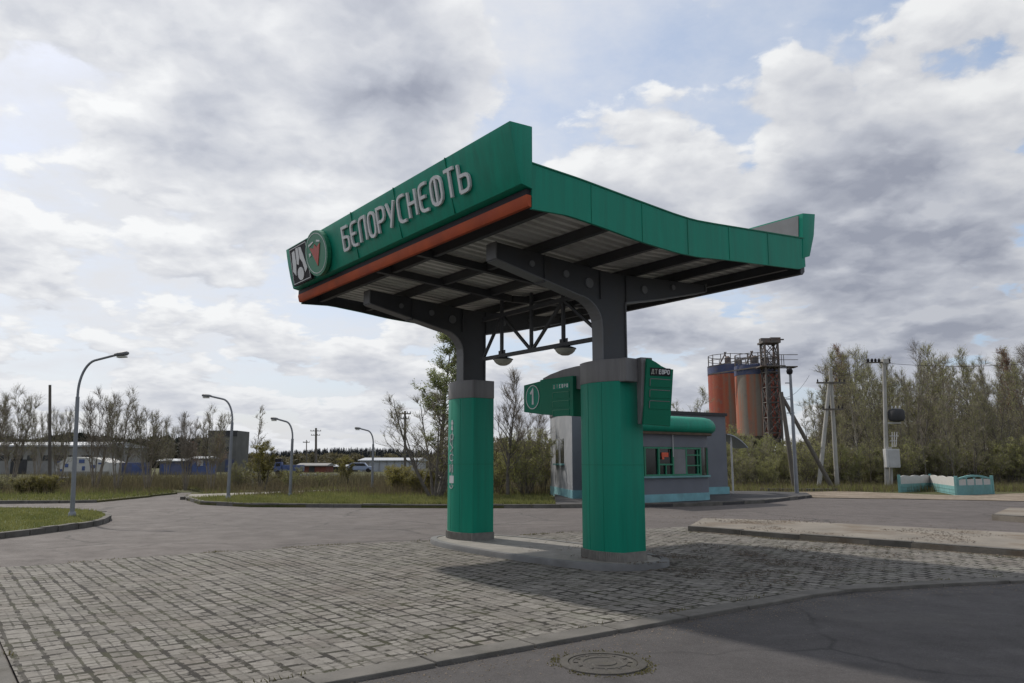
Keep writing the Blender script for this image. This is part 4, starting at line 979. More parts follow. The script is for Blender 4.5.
# A-frame pole
gA = G(828, 488); t = empty('utility_pole', (gA.x, gA.y, 0), 'A-shaped concrete utility pole with two spread legs and two crossarms', 'utility pole')
topz = P(830, 368, gA.y).z; dx = lambda px, py=488: P(px, py, gA.y).x - gA.x
b = MB(); b.tube([(dx(817), -.2, -.2), (dx(829.6, 381), -.02, topz - .9)], [.15, .12], 9); b.build('leg', M['pole_concrete'], t, smooth=40)
b = MB(); b.tube([(dx(838.5), .2, -.2), (dx(830.5, 368), .02, topz)], [.15, .11], 9); b.build('leg', M['pole_concrete'], t, smooth=40)
for zz, w in ((topz - 1.0, 1.9), (topz - 2.75, 1.35)):
    b = MB(); X_ = dx(830, 385); b.box((X_, -.18, zz), (w, .10, .11)); c = b.build('crossarm', M['wood'], t)
    b = MB()
    for k in (-.46, -.15, .3, .46): b.lathe([(.04, 0), (.055, .09), (.02, .2)], (X_ + k * w, -.18, zz + .055), 8)
    b.build('insulator', M['dark'], c)
# pole with transformer and cabinet
gT = G(887, 488.5); t = empty('utility_pole', (gT.x, gT.y, 0), 'pale concrete utility pole carrying a black transformer and a grey meter cabinet', 'utility pole')
topz = P(884, 361, gT.y).z; dx = lambda px, py=400: P(px, py, gT.y).x - gT.x; dz = lambda py: P(887, py, gT.y).z
b = MB(); b.tube([(0, 0, -.2), (dx(884, 361), 0, topz)], [.15, .11], 10); b.build('pole', M['pole_concrete'], t, smooth=40)
b = MB(); b.tube([(dx(892, 488), .1, -.2), (dx(891, 447), .1, dz(447))], [.11, .10], 9); b.build('stub_post', M['pole_concrete'], t, smooth=40)
b = MB(); b.box((dx(878, 362), 0, topz - .1), (dx(891) - dx(866), .09, .08)); c = b.build('crossarm', M['wood'], t)
b = MB()
for px in (868, 872, 875.5, 879, 889): b.lathe([(.07, 0), (.09, .06), (.09, .14), (.05, .22)], (dx(px, 362), 0, topz - .06), 8)
b.build('insulator', M['dark'], c)
b = MB(); b.box((dx(885, 361), 0, topz - .05), (.36, .3, .32)); b.build('pole_head', M['pole_concrete'], t)
b = MB()
b.lathe([(.15, 0), (.42, .06), (.50, .2), (.50, .66), (.42, .80), (.15, .86)], (dx(894), -.15, dz(422)), 14)
tf = b.build('transformer', M['roofing'], t, smooth=40)
b = MB()
for k in (-.25, 0, .25): b.lathe([(.04, 0), (.06, .08), (.03, .2)], (dx(894) + k, -.15, dz(422) + .84), 8)
b.bar((dx(885), 0, dz(423)), (dx(898), -.15, dz(423)), .1, .1)
b.build('bushing', M['cabinet'], tf)
b = MB(); b.box((dx(890, 458), -.22, (dz(449) + dz(467.5)) / 2), (dx(896.5) - dx(883), .40, dz(449) - dz(467.5))); cbx = b.build('cabinet', M['cabinet'], t, bevel=.015)
b = MB(); b.box((dx(890.8, 458), -.43, (dz(449) + dz(467.5)) / 2), (dx(895.6) - dx(885.5), .02, (dz(449) - dz(467.5)) * .88)); d_ = b.build('cabinet_door', mat('cabinet_door_paint', (.38, .38, .38), .5, .12, 2), cbx)
b = MB()
for k in range(3): b.bar((dx(888) + k * .12, -.1, dz(447)), (dx(889) + k * .16, -.1, dz(432)), .035)
b.bar((dx(886), -.1, dz(436)), (dx(895), -.1, dz(436)), .05); b.bar((dx(886), -.1, dz(441)), (dx(893), -.1, dz(441)), .05)
b.build('conduit', M['cabinet'], t)
# braced pole with a lamp by the silos
gB = G(797, 495.5); t = empty('braced_pole', (gB.x, gB.y, .0), 'slim grey pole with black round lamp at its top standing by the kiosk walk', 'lamp post')
dx = lambda px, py=380: P(px, py, gB.y).x - gB.x; dz = lambda py: P(797, py, gB.y).z
b = MB(); b.tube([(0, 0, -.1), (dx(790.5), 0, dz(374))], [.11, .07], 9); b.build('pole', M['galv'], t, smooth=40)
b = MB(); b.lathe([(.03, -.2), (.14, -.14), (.17, 0), (.12, .13), (.03, .17)], (dx(790), 0, dz(371)), 12); b.build('lamp_head', M['dark'], t, smooth=50)
b = MB(); b.tube([(dx(790.5), 0, dz(372)), (dx(787), 0, dz(368)), (dx(781), 0, dz(367))], .03, 6)
for py in (383, 399, 413): b.bar((dx(790.7 + (py - 374) * .05), 0, dz(py)), (dx(785), 0, dz(py)), .05)
b.build('bracket', M['galv'], t)
gC = G(795, 490); YC = gC.y; t = empty('strutted_pole', (P(795, 490, YC).x, YC, 0), 'dark timber pole propped by a long slanting strut beside the silos', 'utility pole')
dx = lambda px, py=400: P(px, py, YC).x - P(795, 490, YC).x; dz = lambda py: P(795, py, YC).z
b = MB(); b.tube([(0, 0, -.2), (dx(781.5), 0, dz(392))], [.15, .12], 9); b.build('pole', M['wood'], t, smooth=40)
b = MB(); b.tube([(dx(836, 488), .15, -.2), (dx(783), .06, dz(397))], [.14, .11], 9); b.build('strut', M['wood'], t, smooth=40)

# overhead wires
def wire(a, bpt, sag, label):
    b = MB(); pts = []
    for k in range(13):
        s_ = k / 12; p = a.lerp(bpt, s_); pts.append((p.x, p.y, p.z - sag * 4 * s_ * (1 - s_)))
    o = b_ = b.tube(pts, .012, 4).build('overhead_wire', M['dark']); tag(o, label, 'wire', 'overhead wires at the right')
zt = P(830, 377, gA.y).z
wire(Vector((gA.x - .85, gA.y - .18, zt + .1)), P(783, 398, YC), .35, 'thin wire from the upper crossarm of the A-shaped pole to the strutted pole')
wire(Vector((gA.x + .9, gA.y - .18, zt + .1)), Vector((gT.x - .9, gT.y, topz - .1)), .3, 'thin wire from the A-shaped pole to the transformer pole')
wire(Vector((gT.x + .1, gT.y, topz - .1)), P(1120, 352, 44), .5, 'thin wire leaving the transformer pole towards the right')

# ---------------------------------------------------------------- turquoise precast fence pieces
def fence_panel(a, c, label, arched, posts):
    a = Vector((a.x, a.y, 0)); c = Vector((c.x, c.y, 0)); d = c - a; l = d.length; d.normalize(); n = Vector((-d.y, d.x, 0))
    t = empty('fence_panel', a, label, 'fence', math.atan2(d.y, d.x), 'turquoise concrete fence panels')
    b = MB(); b.prism([(.06, -.04), (l - .06, -.04), (l - .06, .04), (.06, .04)], 0, .50 if arched else .46); b.build('panel', M['turq'], t, bevel=.01)
    if arched:
        b = MB(); b.prism([(.16, -.03), (l - .16, -.03), (l - .16, .03), (.16, .03)], .50, .80); b.build('white_infill', M['whitewash'], t)
        b = MB()
        for k in range(12):
            u0 = .10 + (l - .2) * k / 12; u1 = .10 + (l - .2) * (k + 1) / 12
            zz = lambda u: .80 + .17 * math.sin(PI * (u - .1) / (l - .2))
            b.bar((u0, 0, zz(u0)), (u1, 0, zz(u1)), .09, .10)
        for k in range(5): u = .16 + (l - .32) * k / 4; b.box((u, -.005, .68), (.10, .075, .40))
        b.build('arched_rail', M['turq'], t)
    else:
        b = MB(); m_ = 16; poly = [(.07, .46), (l - .07, .46)] + [(l - .07 - (l - .14) * k / m_, .86 + .07 * abs(math.sin(PI * 3 * k / m_))) for k in range(m_ + 1)]
        b.extr(poly, (0, -.035, 0), (1, 0, 0), (0, 0, 1), (0, 1, 0), .07); b.build('white_top', M['whitewash'], t)
        b = MB()
        for z in (.12, .3): b.box((l / 2, -.045, z), (l - .3, .02, .05))
        b.build('moulding', M['turq'], t)
    for u in posts:
        b = MB(); b.box((u * l, 0, .48), (.13, .13, .98)); b.build('post', M['turq'], t, bevel=.01)
F0, F1, F2, F3 = G(900, 492.5), G(931, 490.5), G(957, 495.5), G(993, 494)
fence_panel(F0, F1, 'leftmost weathered turquoise concrete fence panel with faded scalloped top', False, (0,))
fence_panel(F1, F2, 'middle turquoise fence panel with bright white scalloped top, turned towards road', False, (0,))
fence_panel(F2, F3, 'rightmost turquoise fence panel with arched rail over white infill', True, (0, 1))

# ---------------------------------------------------------------- silos
def silo(pxc, Y, label, legs):
    c = P(pxc, 385, Y); rad = 21.8 / F_PX * Y; topz = P(pxc, 366.5, Y).z; bot = P(pxc, 436.5, Y).z
    t = empty('silo', (c.x, c.y, 0), label, 'silo')
    b = MB(); b.lathe([(rad, bot), (rad, topz - 1.0)], (0, 0, 0), 40); b.build('tank', M['silo' if Y < 83 else 'silo_grey'], t, smooth=40)
    b = MB(); b.lathe([(rad * 1.01, topz - 1.0), (rad * 1.01, topz), (rad * .97, topz + .02), (.2, topz + .3)], (0, 0, 0), 40); b.build('blue_band', M['bluepaint'], t, smooth=40)
    b = MB(); b.lathe([(.5, bot - 2.2), (rad * .98, bot - .02)], (0, 0, 0), 28); b.build('hopper', M['rust_steel'], t, smooth=40)
    for k in range(4):
        a = PI / 4 + PI / 2 * k; b = MB(); b.bar((rad * .9 * math.cos(a), rad * .9 * math.sin(a), -.2), (rad * .9 * math.cos(a), rad * .9 * math.sin(a), bot + .3), .35); b.build('leg', M['rust_steel'], t)
    b = MB(); n = 14
    for k in range(n):
        a0 = 2 * PI * k / n; a1 = 2 * PI * (k + 1) / n; q0 = Vector((math.cos(a0), math.sin(a0), 0)) * rad * .97; q1 = Vector((math.cos(a1), math.sin(a1), 0)) * rad * .97
        hh = 1.15 if k % 2 else 1.2; b.bar(q0 + Vector((0, 0, topz)), q0 + Vector((0, 0, topz + hh)), .07)
        for z in (.6, 1.15): b.bar(q0 + Vector((0, 0, topz + z)), q1 + Vector((0, 0, topz + z)), .06)
    b.build('railing', M['rust_steel'], t)
    b = MB()
    b.lathe([(.35, topz), (.35, topz + .9), (.15, topz + 1.1)], (-.3, -.4, 0), 10); b.box((rad * .4, 0, topz + .5), (.7, .6, .6)); b.bar((-1.2, -.3, topz + .2), (-.4, -.2, topz + 1.6), .12); b.bar((-.2, -.3, topz + .2), (-.6, -.2, topz + 1.6), .12)
    b.build('roof_gear', M['rust_steel'], t)
    return c, rad, topz
silo(730.5, 86, 'left silo with faded grey and orange paint, farther from the lattice tower', 4)
sc2, srad, stop = silo(757.5, 80, 'right silo with bright orange stripes, beside the lattice tower', 4)
# lattice tower
Yt = 76.5; tc_ = P(771, 385, Yt); TW = empty('lattice_tower', (tc_.x, tc_.y, 0), 'dark rusty steel lattice hoist tower rising above the right silo', 'tower')
tz_ = P(771, 343, Yt).z; hw = 6.5 / F_PX * Yt
b = MB()
for x in (-hw, hw):
    for y in (-hw, hw): b.bar((x, y, -.2), (x, y, tz_), .17)
b.build('post', M['rust_steel'], TW)
b = MB(); lev = 9; hs = [tz_ * k / lev for k in range(lev + 1)]
for k in range(lev):
    z0, z1 = hs[k], hs[k + 1]
    for (x0, y0), (x1, y1) in (((-hw, -hw), (hw, -hw)), ((hw, -hw), (hw, hw)), ((-hw, hw), (hw, hw)), ((-hw, -hw), (-hw, hw))):
        b.bar((x0, y0, z0), (x1, y1, z1), .07); b.bar((x1, y1, z0 + .02), (x0, y0, z1 + .02), .07); b.bar((x0, y0, z1), (x1, y1, z1), .10)
b.build('bracing', M['rust_steel'], TW)
b = MB(); pz = P(771, 367, Yt).z
b.box((0, 0, pz), (2 * hw + 1.1, 2 * hw + .8, .12)); b.box((0, 0, tz_), (2 * hw + .5, 2 * hw + .5, .18)); b.box((hw + 1.0, 0, pz - .02), (1.8, 1.2, .1))
b.box((-hw * .65, 0, tz_ + .25), (.9, .7, .4)); b.box((hw * .9, 0, tz_ + .3), (1.0, .7, .45)); b.box((hw * 1.7, 0, tz_ + .35), (.8, .2, .12))
b.build('platform', M['rust_steel'], TW)
b = MB()
for k in range(7):
    x = -hw + 2 * hw * k / 6 + .4; b.bar((x, -hw - .35, pz), (x, -hw - .35, pz + 1.1), .05)
b.bar((-hw, -hw - .35, pz + 1.1), (hw + 1.8, -hw - .35, pz + 1.1), .06); b.bar((-hw, -hw - .35, pz + .6), (hw + 1.8, -hw - .35, pz + .6), .05)
# catwalk over the silos
q = P(736, 366, Yt); b.bar((-hw, 0, pz + 1.2), (P(714, 366, 80).x - tc_.x, 6, pz + .7), .09); b.bar((-hw, 0, pz + .1), (P(714, 366, 80).x - tc_.x, 6, pz - .1), .12)
b.build('railing', M['rust_steel'], TW)
b = MB(); b.box((-.15, .3, tz_ * .40), (.34, .4, tz_ * .70)); b.build('hoist_shaft', M['rust_steel'], TW)

# ---------------------------------------------------------------- far buildings on the left
def blk(mb, x0, x1, y0, y1, z0, z1): mb.box(((x0 + x1) / 2, (y0 + y1) / 2, (z0 + z1) / 2), (x1 - x0, y1 - y0, z1 - z0))
def building(name, label, cat, px0, px1, pyt, Y, depth, m, roofm=None, roof=.5, feats=()):
    a = P(px0, pyt, Y); c = P(px1, pyt, Y); h = a.z; w = c.x - a.x
    t = empty(name, ((a.x + c.x) / 2, Y, 0), label, cat)
    b = MB(); blk(b, -w / 2, w / 2, 0, depth, -.3, h - roof if roofm else h); wl = b.build('wall', M[m], t)
    if roofm:
        b = MB(); b.extr([(-.4, h - roof), (depth + .4, h - roof), (depth + .4, h - roof * .8), (depth / 2, h + roof * .15), (-.4, h - roof * .7)], (-w / 2 - .3, 0, 0), (0, 1, 0), (0, 0, 1), (1, 0, 0), w + .6); b.build('roof', M[roofm], t)
    for kind, fx0, fx1, fz0, fz1, fm_ in feats:
        b = MB(); blk(b, -w / 2 + w * fx0, -w / 2 + w * fx1, -.08, .0, h * fz0, h * fz1); b.build(kind, M[fm_], t)
    return t
wins = [('window', .05 + k * .085, .105 + k * .085, .42, .58, 'glass') for k in range(11)]
building('warehouse', 'long grey block warehouse with pale eaves behind bare trees at far left', 'warehouse', -60, 99, 441.5, 105, 14, 'blockgrey', 'palemetal', .7, wins + [('door', .46, .56, .0, .45, 'roofing'), ('door', .75, .82, 0, .4, 'bluebright')])
# white and blue painted low shed
sh0 = P(83, 461, 92); t = empty('painted_shed', (sh0.x, 92, 0), 'low shed painted white and blue in front of the grey warehouse', 'shed')
w = P(109, 461, 92).x - P(56, 461, 92).x; h_ = P(83, 457, 92).z
b = MB(); b.extr([(-w / 2, 0.0), (w / 2, 0), (w / 2, h_ * .70), (w * .22, h_ * .95), (-w * .30, h_), (-w / 2, h_ * .62)], (0, 0, 0), (1, 0, 0), (0, 0, 1), (0, 1, 0), 4.0); b.build('wall', M['whitewash'], t)
b = MB()
for u, z, a_, c_ in ((-.30, .55, .06, .12), (-.16, .42, .07, .09), (-.02, .78, .10, .12), (.02, .40, .05, .14), (.20, .50, .08, .10), (.34, .66, .09, .05), (-.40, .3, .04, .08)):
    b.box((u * w, -.03, z * h_), (a_ * w, .06, c_ * h_ * 1.6))
b.build('blue_patches', M['bluebright'], t)
b = MB(); b.box((0, -.02, h_ * .12), (w, .10, h_ * .24)); b.build('base_wall', M['blockgrey'], t)
building('container', 'faded blue shipping container left of the pale roofed one', 'container', 122, 141, 462.5, 95, 2.5, 'bluegrey', None, 0, [('door', .55, .97, .06, .94, 'bluebright')])
building('container', 'blue container with pale roof between two bare trees', 'container', 160, 184, 459, 98, 3, 'bluegrey', 'palemetal', .3, [('door', .1, .45, .06, .7, 'bluebright')])
building('cabin', 'bright blue site cabin beside the dark tower building', 'cabin', 193, 208, 456.5, 98, 3, 'bluebright', 'palemetal', .3, [('window', .3, .7, .5, .8, 'palemetal')])
building('tower_block', 'dark grey concrete tower building with flat overhanging top at left', 'tower building', 209, 237, 430.5, 125, 6, 'blockdark', None, 0, [('top_band', -.02, 1.02, .86, 1.0, 'roofing'), ('window', .2, .35, .45, .6, 'glass'), ('window', .6, .75, .45, .6, 'glass'), ('blue_panel', .65, .95, .0, .3, 'bluepaint')])
building('shed', 'red brown sheet metal shed behind the blue truck', 'shed', 298, 326, 463.5, 120, 5, 'brickred', 'blockgrey', .4, [('door', .4, .6, 0, .7, 'roofing')])
building('shed', 'dark long low shed right of the red brown shed', 'shed', 324, 352, 465, 128, 5, 'rust_steel', 'palemetal', .3, [('door', .3, .5, 0, .7, 'roofing')])
building('warehouse', 'white sheet metal warehouse behind the smallest street lamp', 'warehouse', 360, 418, 458, 130, 12, 'palemetal', 'palemetal', .5, [('bay_line', .2 + .13 * k, .21 + .13 * k, 0, .86, 'blockgrey') for k in range(6)] + [('door', .05, .16, 0, .7, 'blockgrey')])
building('low_wall', 'pale low concrete wall in front of the red brown shed', 'wall', 300, 337, 473.8, 92, .3, 'whitewash', None, 0, [('joint', .2 * k, .2 * k + .01, 0, .95, 'blockgrey') for k in range(1, 5)])
# blue truck
tp = P(289, 475, 96); t = empty('truck', (tp.x, 96, 0), 'blue truck with dark cab roof parked behind the third street lamp', 'truck', R(8)); t.scale = (.66,) * 3
b = MB(); b.extr([(-2.6, .6), (-2.6, 1.5), (-2.45, 2.35), (-1.3, 2.45), (-1.2, .6)], (0, -1.1, 0), (1, 0, 0), (0, 0, 1), (0, 1, 0), 2.2); cabn = b.build('cab', M['bluebright'], t, bevel=.06)
b = MB(); b.box((-1.9, -1.115, 1.95), (.75, .03, .55)); b.box((-2.57, 0, 1.95), (.06, 1.8, .5)); b.build('window', M['glass'], cabn)
b = MB(); b.box((-1.9, 0, 2.75), (1.1, 1.9, .6)); b.build('roof_box', M['dark'], t, bevel=.04)
b = MB(); b.box((.75, 0, 1.35), (3.7, 2.2, 1.1)); b.box((.75, -1.12, 1.2), (3.6, .04, .08)); b.build('cargo_bed', M['bluebright'], t, bevel=.04)
b = MB(); b.box((.1, 0, .65), (5, 1.1, .25)); b.build('chassis', M['dark'], t)
for x in (-1.85, .5, 1.75):
    for y in (-1.0, 1.0):
        b = MB(); pts = [(.48 * math.cos(2 * PI * k / 16), .48 * math.sin(2 * PI * k / 16)) for k in range(16)]; b.extr(pts, (x, y - .14, .48), (1, 0, 0), (0, 0, 1), (0, 1, 0), .28); b.build('wheel', M['dark'], t)
# car
cp = P(360, 470, 122); t = empty('parked_car', (cp.x, 122, 0), 'pale blue car parked left of the white warehouse', 'car', R(5))
b = MB(); b.extr([(-2.1, .35), (2.1, .35), (2.1, .85), (1.2, .95), (.75, 1.45), (-1.2, 1.48), (-1.9, .95), (-2.1, .85)], (0, -.85, 0), (1, 0, 0), (0, 0, 1), (0, 1, 0), 1.7); bd = b.build('body', mat('pale_blue_car_paint', (.25, .3, .42), .35, .05, 2), t, bevel=.08)
b = MB(); b.extr([(1.0, .98), (.68, 1.38), (-1.15, 1.40), (-1.65, .98)], (0, -.862, 0), (1, 0, 0), (0, 0, 1), (0, 1, 0), 1.724); b.build('side_window', M['glass'], t)
for x in (-1.3, 1.3):
    for y in (-.8, .8):
        b = MB(); pts = [(.32 * math.cos(2 * PI * k / 16), .32 * math.sin(2 * PI * k / 16)) for k in range(16)]; b.extr(pts, (x, y - .1, .32), (1, 0, 0), (0, 0, 1), (0, 1, 0), .2); b.build('wheel', M['dark'], t)
# white tables on the verge
for px, lab in ((38, 'white garden table left of the wooden pole'), (63, 'white garden table behind the tallest street lamp')):
    g = P(px, 485, 52); t = empty('table', (g.x, 52, .09), lab, 'table', 0, 'white tables on the far verge'); hh = P(px, 477.5, 52).z - .09
    b = MB(); b.box((0, 0, hh), (.56, .5, .06)); b.build('tabletop', M['white'], t, bevel=.01)
    b = MB(); b.box((-.18, 0, hh / 2), (.07, .07, hh)); b.build('leg', M['white'], t); b = MB(); b.box((.18, 0, hh / 2), (.07, .07, hh)); b.build('leg', M['white'], t)

#TREES
# ---------------------------------------------------------------- trees
def tree_mesh(seed, height, stems=1, spread=.5, r0=.09, limbs=12, twigs=7, leaves=0, leaf=.06, first=.25, up=.35, limb_len=.34, tw_len=.55, lean=.0, tier=False, fork=.0, sub=5):
    """returns (trunk MB, twig MB, leaf MB): stems -> limbs -> branchlets -> twigs (-> leaves)"""
    rnd = random.Random(seed); T = MB(); W = MB(); F = MB()
    def rv(s=1.0): return Vector((rnd.uniform(-s, s), rnd.uniform(-s, s), rnd.uniform(-s, s)))
    def path(p, d, L, n, wob, upw):
        pts = [p.copy()]; d = d.normalized()
        for i in range(n):
            d = (d + rv(wob) + Vector((0, 0, upw / n))).normalized(); p = p + d * (L / n); pts.append(p.copy())
        return pts
    def at(pts, t):
        f = t * (len(pts) - 1); i = min(int(f), len(pts) - 2); return pts[i].lerp(pts[i + 1], f - i), (pts[i + 1] - pts[i]).normalized()
    def side(d, ang):
        a = rv(); a = (a - d * a.dot(d)).normalized(); return d * math.cos(ang) + a * math.sin(ang)
    def addleaf(p, s):
        n = rv().normalized(); a = n.orthogonal().normalized(); b_ = n.cross(a)
        F.add([p - a * s * .5, p + b_ * s * .35, p + a * s * .6, p - b_ * s * .35], [(0, 1, 2, 3)])
    for k in range(stems):
        ang = 2 * PI * (k + rnd.random() * .6) / max(1, stems); out = spread * rnd.uniform(.6, 1.1) if stems > 1 else lean
        d = Vector((math.cos(ang) * out, math.sin(ang) * out, 1)); p = Vector((math.cos(ang) * r0 * 1.5, math.sin(ang) * r0 * 1.5, -.15)) if stems > 1 else Vector((0, 0, -.2))
        hh = height * (rnd.uniform(.75, 1.0) if stems > 1 else 1.0); L = (hh + .2) * math.sqrt(1 + out * out * .45)
        st = path(p, d, L, 9, .07, .75 if stems > 1 else .35); rr = r0 * rnd.uniform(.75, 1.1)
        T.tube(st, [max(.008, rr * (1 - .93 * (i / 9) ** .9)) for i in range(10)], 6)
        nl = max(3, int(limbs / (stems ** .6)))
        for j in range(nl):
            t = first + (1 - first) * (j + rnd.random()) / nl; t = min(t, .97); q, dd = at(st, t)
            ll = hh * limb_len * (1.12 - t) * rnd.uniform(.6, 1.25); ll = max(ll, .35)
            lim = path(q, side(dd, rnd.uniform(.5, 1.0)), ll, 5, .16, up)
            lr = max(.010, rr * .42 * (1.1 - t)); T.tube(lim, [lr * (1 - .85 * i / 5) + .004 for i in range(6)], 4)
            for m_ in range(sub):
                t2 = .25 + .75 * (m_ + rnd.random()) / sub; q2, d2 = at(lim, min(t2, .98))
                l2 = ll * .42 * rnd.uniform(.5, 1.2); br = path(q2, side(d2, rnd.uniform(.4, .95)), max(.25, l2), 3, .2, up)
                W.tube(br, [.011, .009, .007, .004], 3, cap=False)
                for w_ in range(twigs):
                    t3 = rnd.uniform(.2, 1.0); q3, d3 = at(br, t3); l3 = tw_len * rnd.uniform(.4, 1.1)
                    tw = path(q3, side(d3, rnd.uniform(.3, .9)), l3, 2, .25, up * .8)
                    W.tube(tw, [.0065, .005, .003], 3, cap=False)
                    for _ in range(leaves):
                        q4, _d = at(tw, rnd.random()); addleaf(q4 + rv(leaf), leaf * rnd.uniform(.6, 1.3))
    return T, W, F
class Kind:
    def __init__(s, bark, twig, leafm, **k):
        T, W, F = tree_mesh(**k)
        s.tr = T.build('trunk', M[bark], smooth=60); s.tw = W.build('branches', M[twig], s.tr) if W.v else None; s.fo = F.build('foliage', M[leafm]) if F.v else None
        s.h = k['height']; s.used = False
PROTO = []
def plant(kind, loc, h, label, cat='tree', name='tree', group=None, rz=None, wide=1.0):
    t = bpy.data.objects.new(name, None); col.objects.link(t); t.location = loc; t.rotation_euler = (0, 0, random.uniform(0, 6.28) if rz is None else rz)
    s = h / kind.h; t.scale = (s * wide, s * wide, s); tag(t, label, cat, group)
    tr = kind.tr if not kind.used else kind.tr.copy()
    tw = kind.tw if not kind.used else (kind.tw.copy() if kind.tw else None); fo = kind.fo if not kind.used else (kind.fo.copy() if kind.fo else None)
    if kind.used:
        for o in (tr, tw, fo):
            if o: col.objects.link(o)
    tr.parent = t
    if tw: tw.parent = t; tw.name = 'branches'
    if fo: fo.parent = t
    kind.used = True
    return t
def at_px(px, pb, Y=None, z=0.0):
    if Y is None: return G(px, pb, z)
    return Vector((P(px, 461, Y).x, Y, z))
def top_h(px, pt, Y): return P(px, pt, Y).z
# kinds
kw = [Kind('twig', 'twig', 'leaf_olive', seed=11 + i, height=6.0, stems=7, spread=.27, r0=.062, limbs=46, twigs=6, sub=5, first=.28, limb_len=.30, tw_len=.5, up=.5, leaves=(1, 1, 0)[i], leaf=.045) for i in range(3)]
kb_ = [Kind('bark', 'twig', 'leaf_bush', seed=31 + i, height=7.0, stems=1, r0=.13, limbs=26, twigs=8, sub=6, first=.22, limb_len=.42, tw_len=.55, up=.55) for i in range(1)]
kbig = Kind('bark', 'twig', 'leaf_olive', seed=51, height=7.5, stems=8, spread=.50, r0=.10, limbs=34, twigs=9, sub=6, first=.18, limb_len=.36, tw_len=.55, up=.45, leaves=1, leaf=.05)
kbirch = Kind('bark', 'twig', 'leaf_green', seed=61, height=9.0, stems=1, r0=.14, limbs=34, twigs=9, sub=6, first=.22, limb_len=.24, tw_len=.5, up=.25, leaves=9, leaf=.07)
kyel = Kind('bark', 'twig', 'leaf_yellow', seed=71, height=5.0, stems=4, spread=.25, r0=.07, limbs=22, twigs=7, sub=5, first=.15, limb_len=.30, tw_len=.45, up=.5, leaves=7, leaf=.08)
kpop = Kind('bark_light', 'twig', 'leaf_yellow', seed=81, height=7.0, stems=1, r0=.08, limbs=26, twigs=4, sub=4, first=.25, limb_len=.17, tw_len=.35, up=.8, leaves=1, leaf=.06)
ksap = [Kind(('bark_light', 'bark', 'bark', 'bark_light', 'bark', 'bark')[i], 'twig', 'leaf_olive', seed=101 + i, height=9.0, stems=(1, 1, 2, 1, 3, 1)[i], spread=.16, r0=(.075, .09, .08, .06, .07, .11)[i], limbs=(26, 30, 34, 24, 36, 32)[i], twigs=6, sub=5, first=(.25, .2, .2, .3, .12, .15)[i], limb_len=(.22, .26, .24, .19, .22, .30)[i], tw_len=.55, up=.5, leaves=(1, 3, 2, 0, 3, 3)[i], leaf=.05) for i in range(6)]
krust = Kind('bark', 'twig', 'leaf_rust', seed=121, height=9.0, stems=1, r0=.09, limbs=30, twigs=6, sub=5, first=.35, limb_len=.22, tw_len=.5, up=.4, leaves=3, leaf=.065)
kshr = [Kind('bark', 'twig', 'leaf_olive', seed=131 + i, height=3.5, stems=8, spread=.55, r0=.035, limbs=40, twigs=6, sub=5, first=.1, limb_len=.34, tw_len=.45, up=.5, leaves=(2, 4, 3)[i], leaf=.06) for i in range(3)]
kybush = Kind('bark', 'twig', 'leaf_yellow', seed=141, height=2.2, stems=9, spread=.7, r0=.025, limbs=40, twigs=6, sub=4, first=.05, limb_len=.36, tw_len=.4, up=.5, leaves=8, leaf=.07)

# left: bare multi-stemmed trees along the verge
left = [(13, 391, 47, 0, .85, 'broad bare multi-stemmed tree at far left edge, left of the wooden pole'),
        (61, 408, 50, 1, .6, 'thin bare tree between the wooden pole and tallest street lamp'),
        (97, 391, 47, 2, .75, 'tall bare tree just right of the tallest street lamp, in front of the painted shed'),
        (119, 394, 46, 0, .85, 'tall bare multi-stemmed tree just left of the faded blue container'),
        (149, 411, 46, 1, .95, 'bare fan-shaped tree between the two faded blue containers'),
        (187, 413, 47, 2, .75, 'slim bare tree left of the bright blue cabin'),
        (213, 410, 45, 0, .8, 'bare tree standing in front of the dark tower building')]
for px, pt, Y, k, wd, lab in left:
    h = top_h(px, pt, Y); plant(kw[k], at_px(px, 0, Y, .0), h, lab, group='bare trees along the left verge', name='bare_tree', wide=wd)
for px, pt, Y, k, wd in ((38, 412, 66, 1, .6), (168, 424, 62, 0, .6), (-14, 396, 50, 2, .8)):
    h = top_h(px, pt, Y); plant(kw[k], at_px(px, 0, Y, .0), h, 'bare tree in the row behind, between the larger bare trees at left', group='bare trees behind the left row', name='bare_tree', wide=wd)
plant(krust, at_px(221, 0, 60), top_h(221, 436, 60), 'rust brown leafed tree in front of the dark tower building', name='leafy_tree', wide=1.7)
plant(krust, at_px(198, 0, 64), top_h(198, 443, 64), 'small rust brown tree above the bright blue cabin', name='leafy_tree', wide=1.5)
plant(kpop, at_px(254, 0, 47), top_h(254, 410, 47), 'slender pale tree with upright bare top beside yellow green tree', name='slender_tree', wide=1.2)
plant(kyel, at_px(263, 0, 45), top_h(263, 441, 45), 'yellow green leafing tree at the foot of the slender pale tree', name='leafy_tree', wide=1.35)
plant(kyel, at_px(345, 0, 52), top_h(345, 456, 52), 'small round yellow green tree left of the smallest street lamp', name='leafy_tree', wide=1.6)
for px, pt, Y, lab in ((400, 471, 42, 'yellow green bush left of the far column, right of the smallest lamp'), (424, 474, 40, 'yellow green bush under the dark spreading tree'), (48, 479, 40, 'olive bush at the foot of the wooden pole'), (28, 481, 40, 'low olive bush at left edge of the verge')):
    plant(kybush, at_px(px, 0, Y, .09), top_h(px, pt, Y) - .05, lab, cat='bush', name='bush', wide=1.7)
plant(kshr[0], at_px(8, 0, 42, .09), top_h(8, 478, 42), 'dull green bush below the broad bare tree at far left', cat='bush', name='bush', wide=1.8)
plant(kshr[2], at_px(292, 0, 46), top_h(292, 468, 46), 'thin twiggy bush behind the third street lamp', cat='bush', name='bush', wide=1.2)
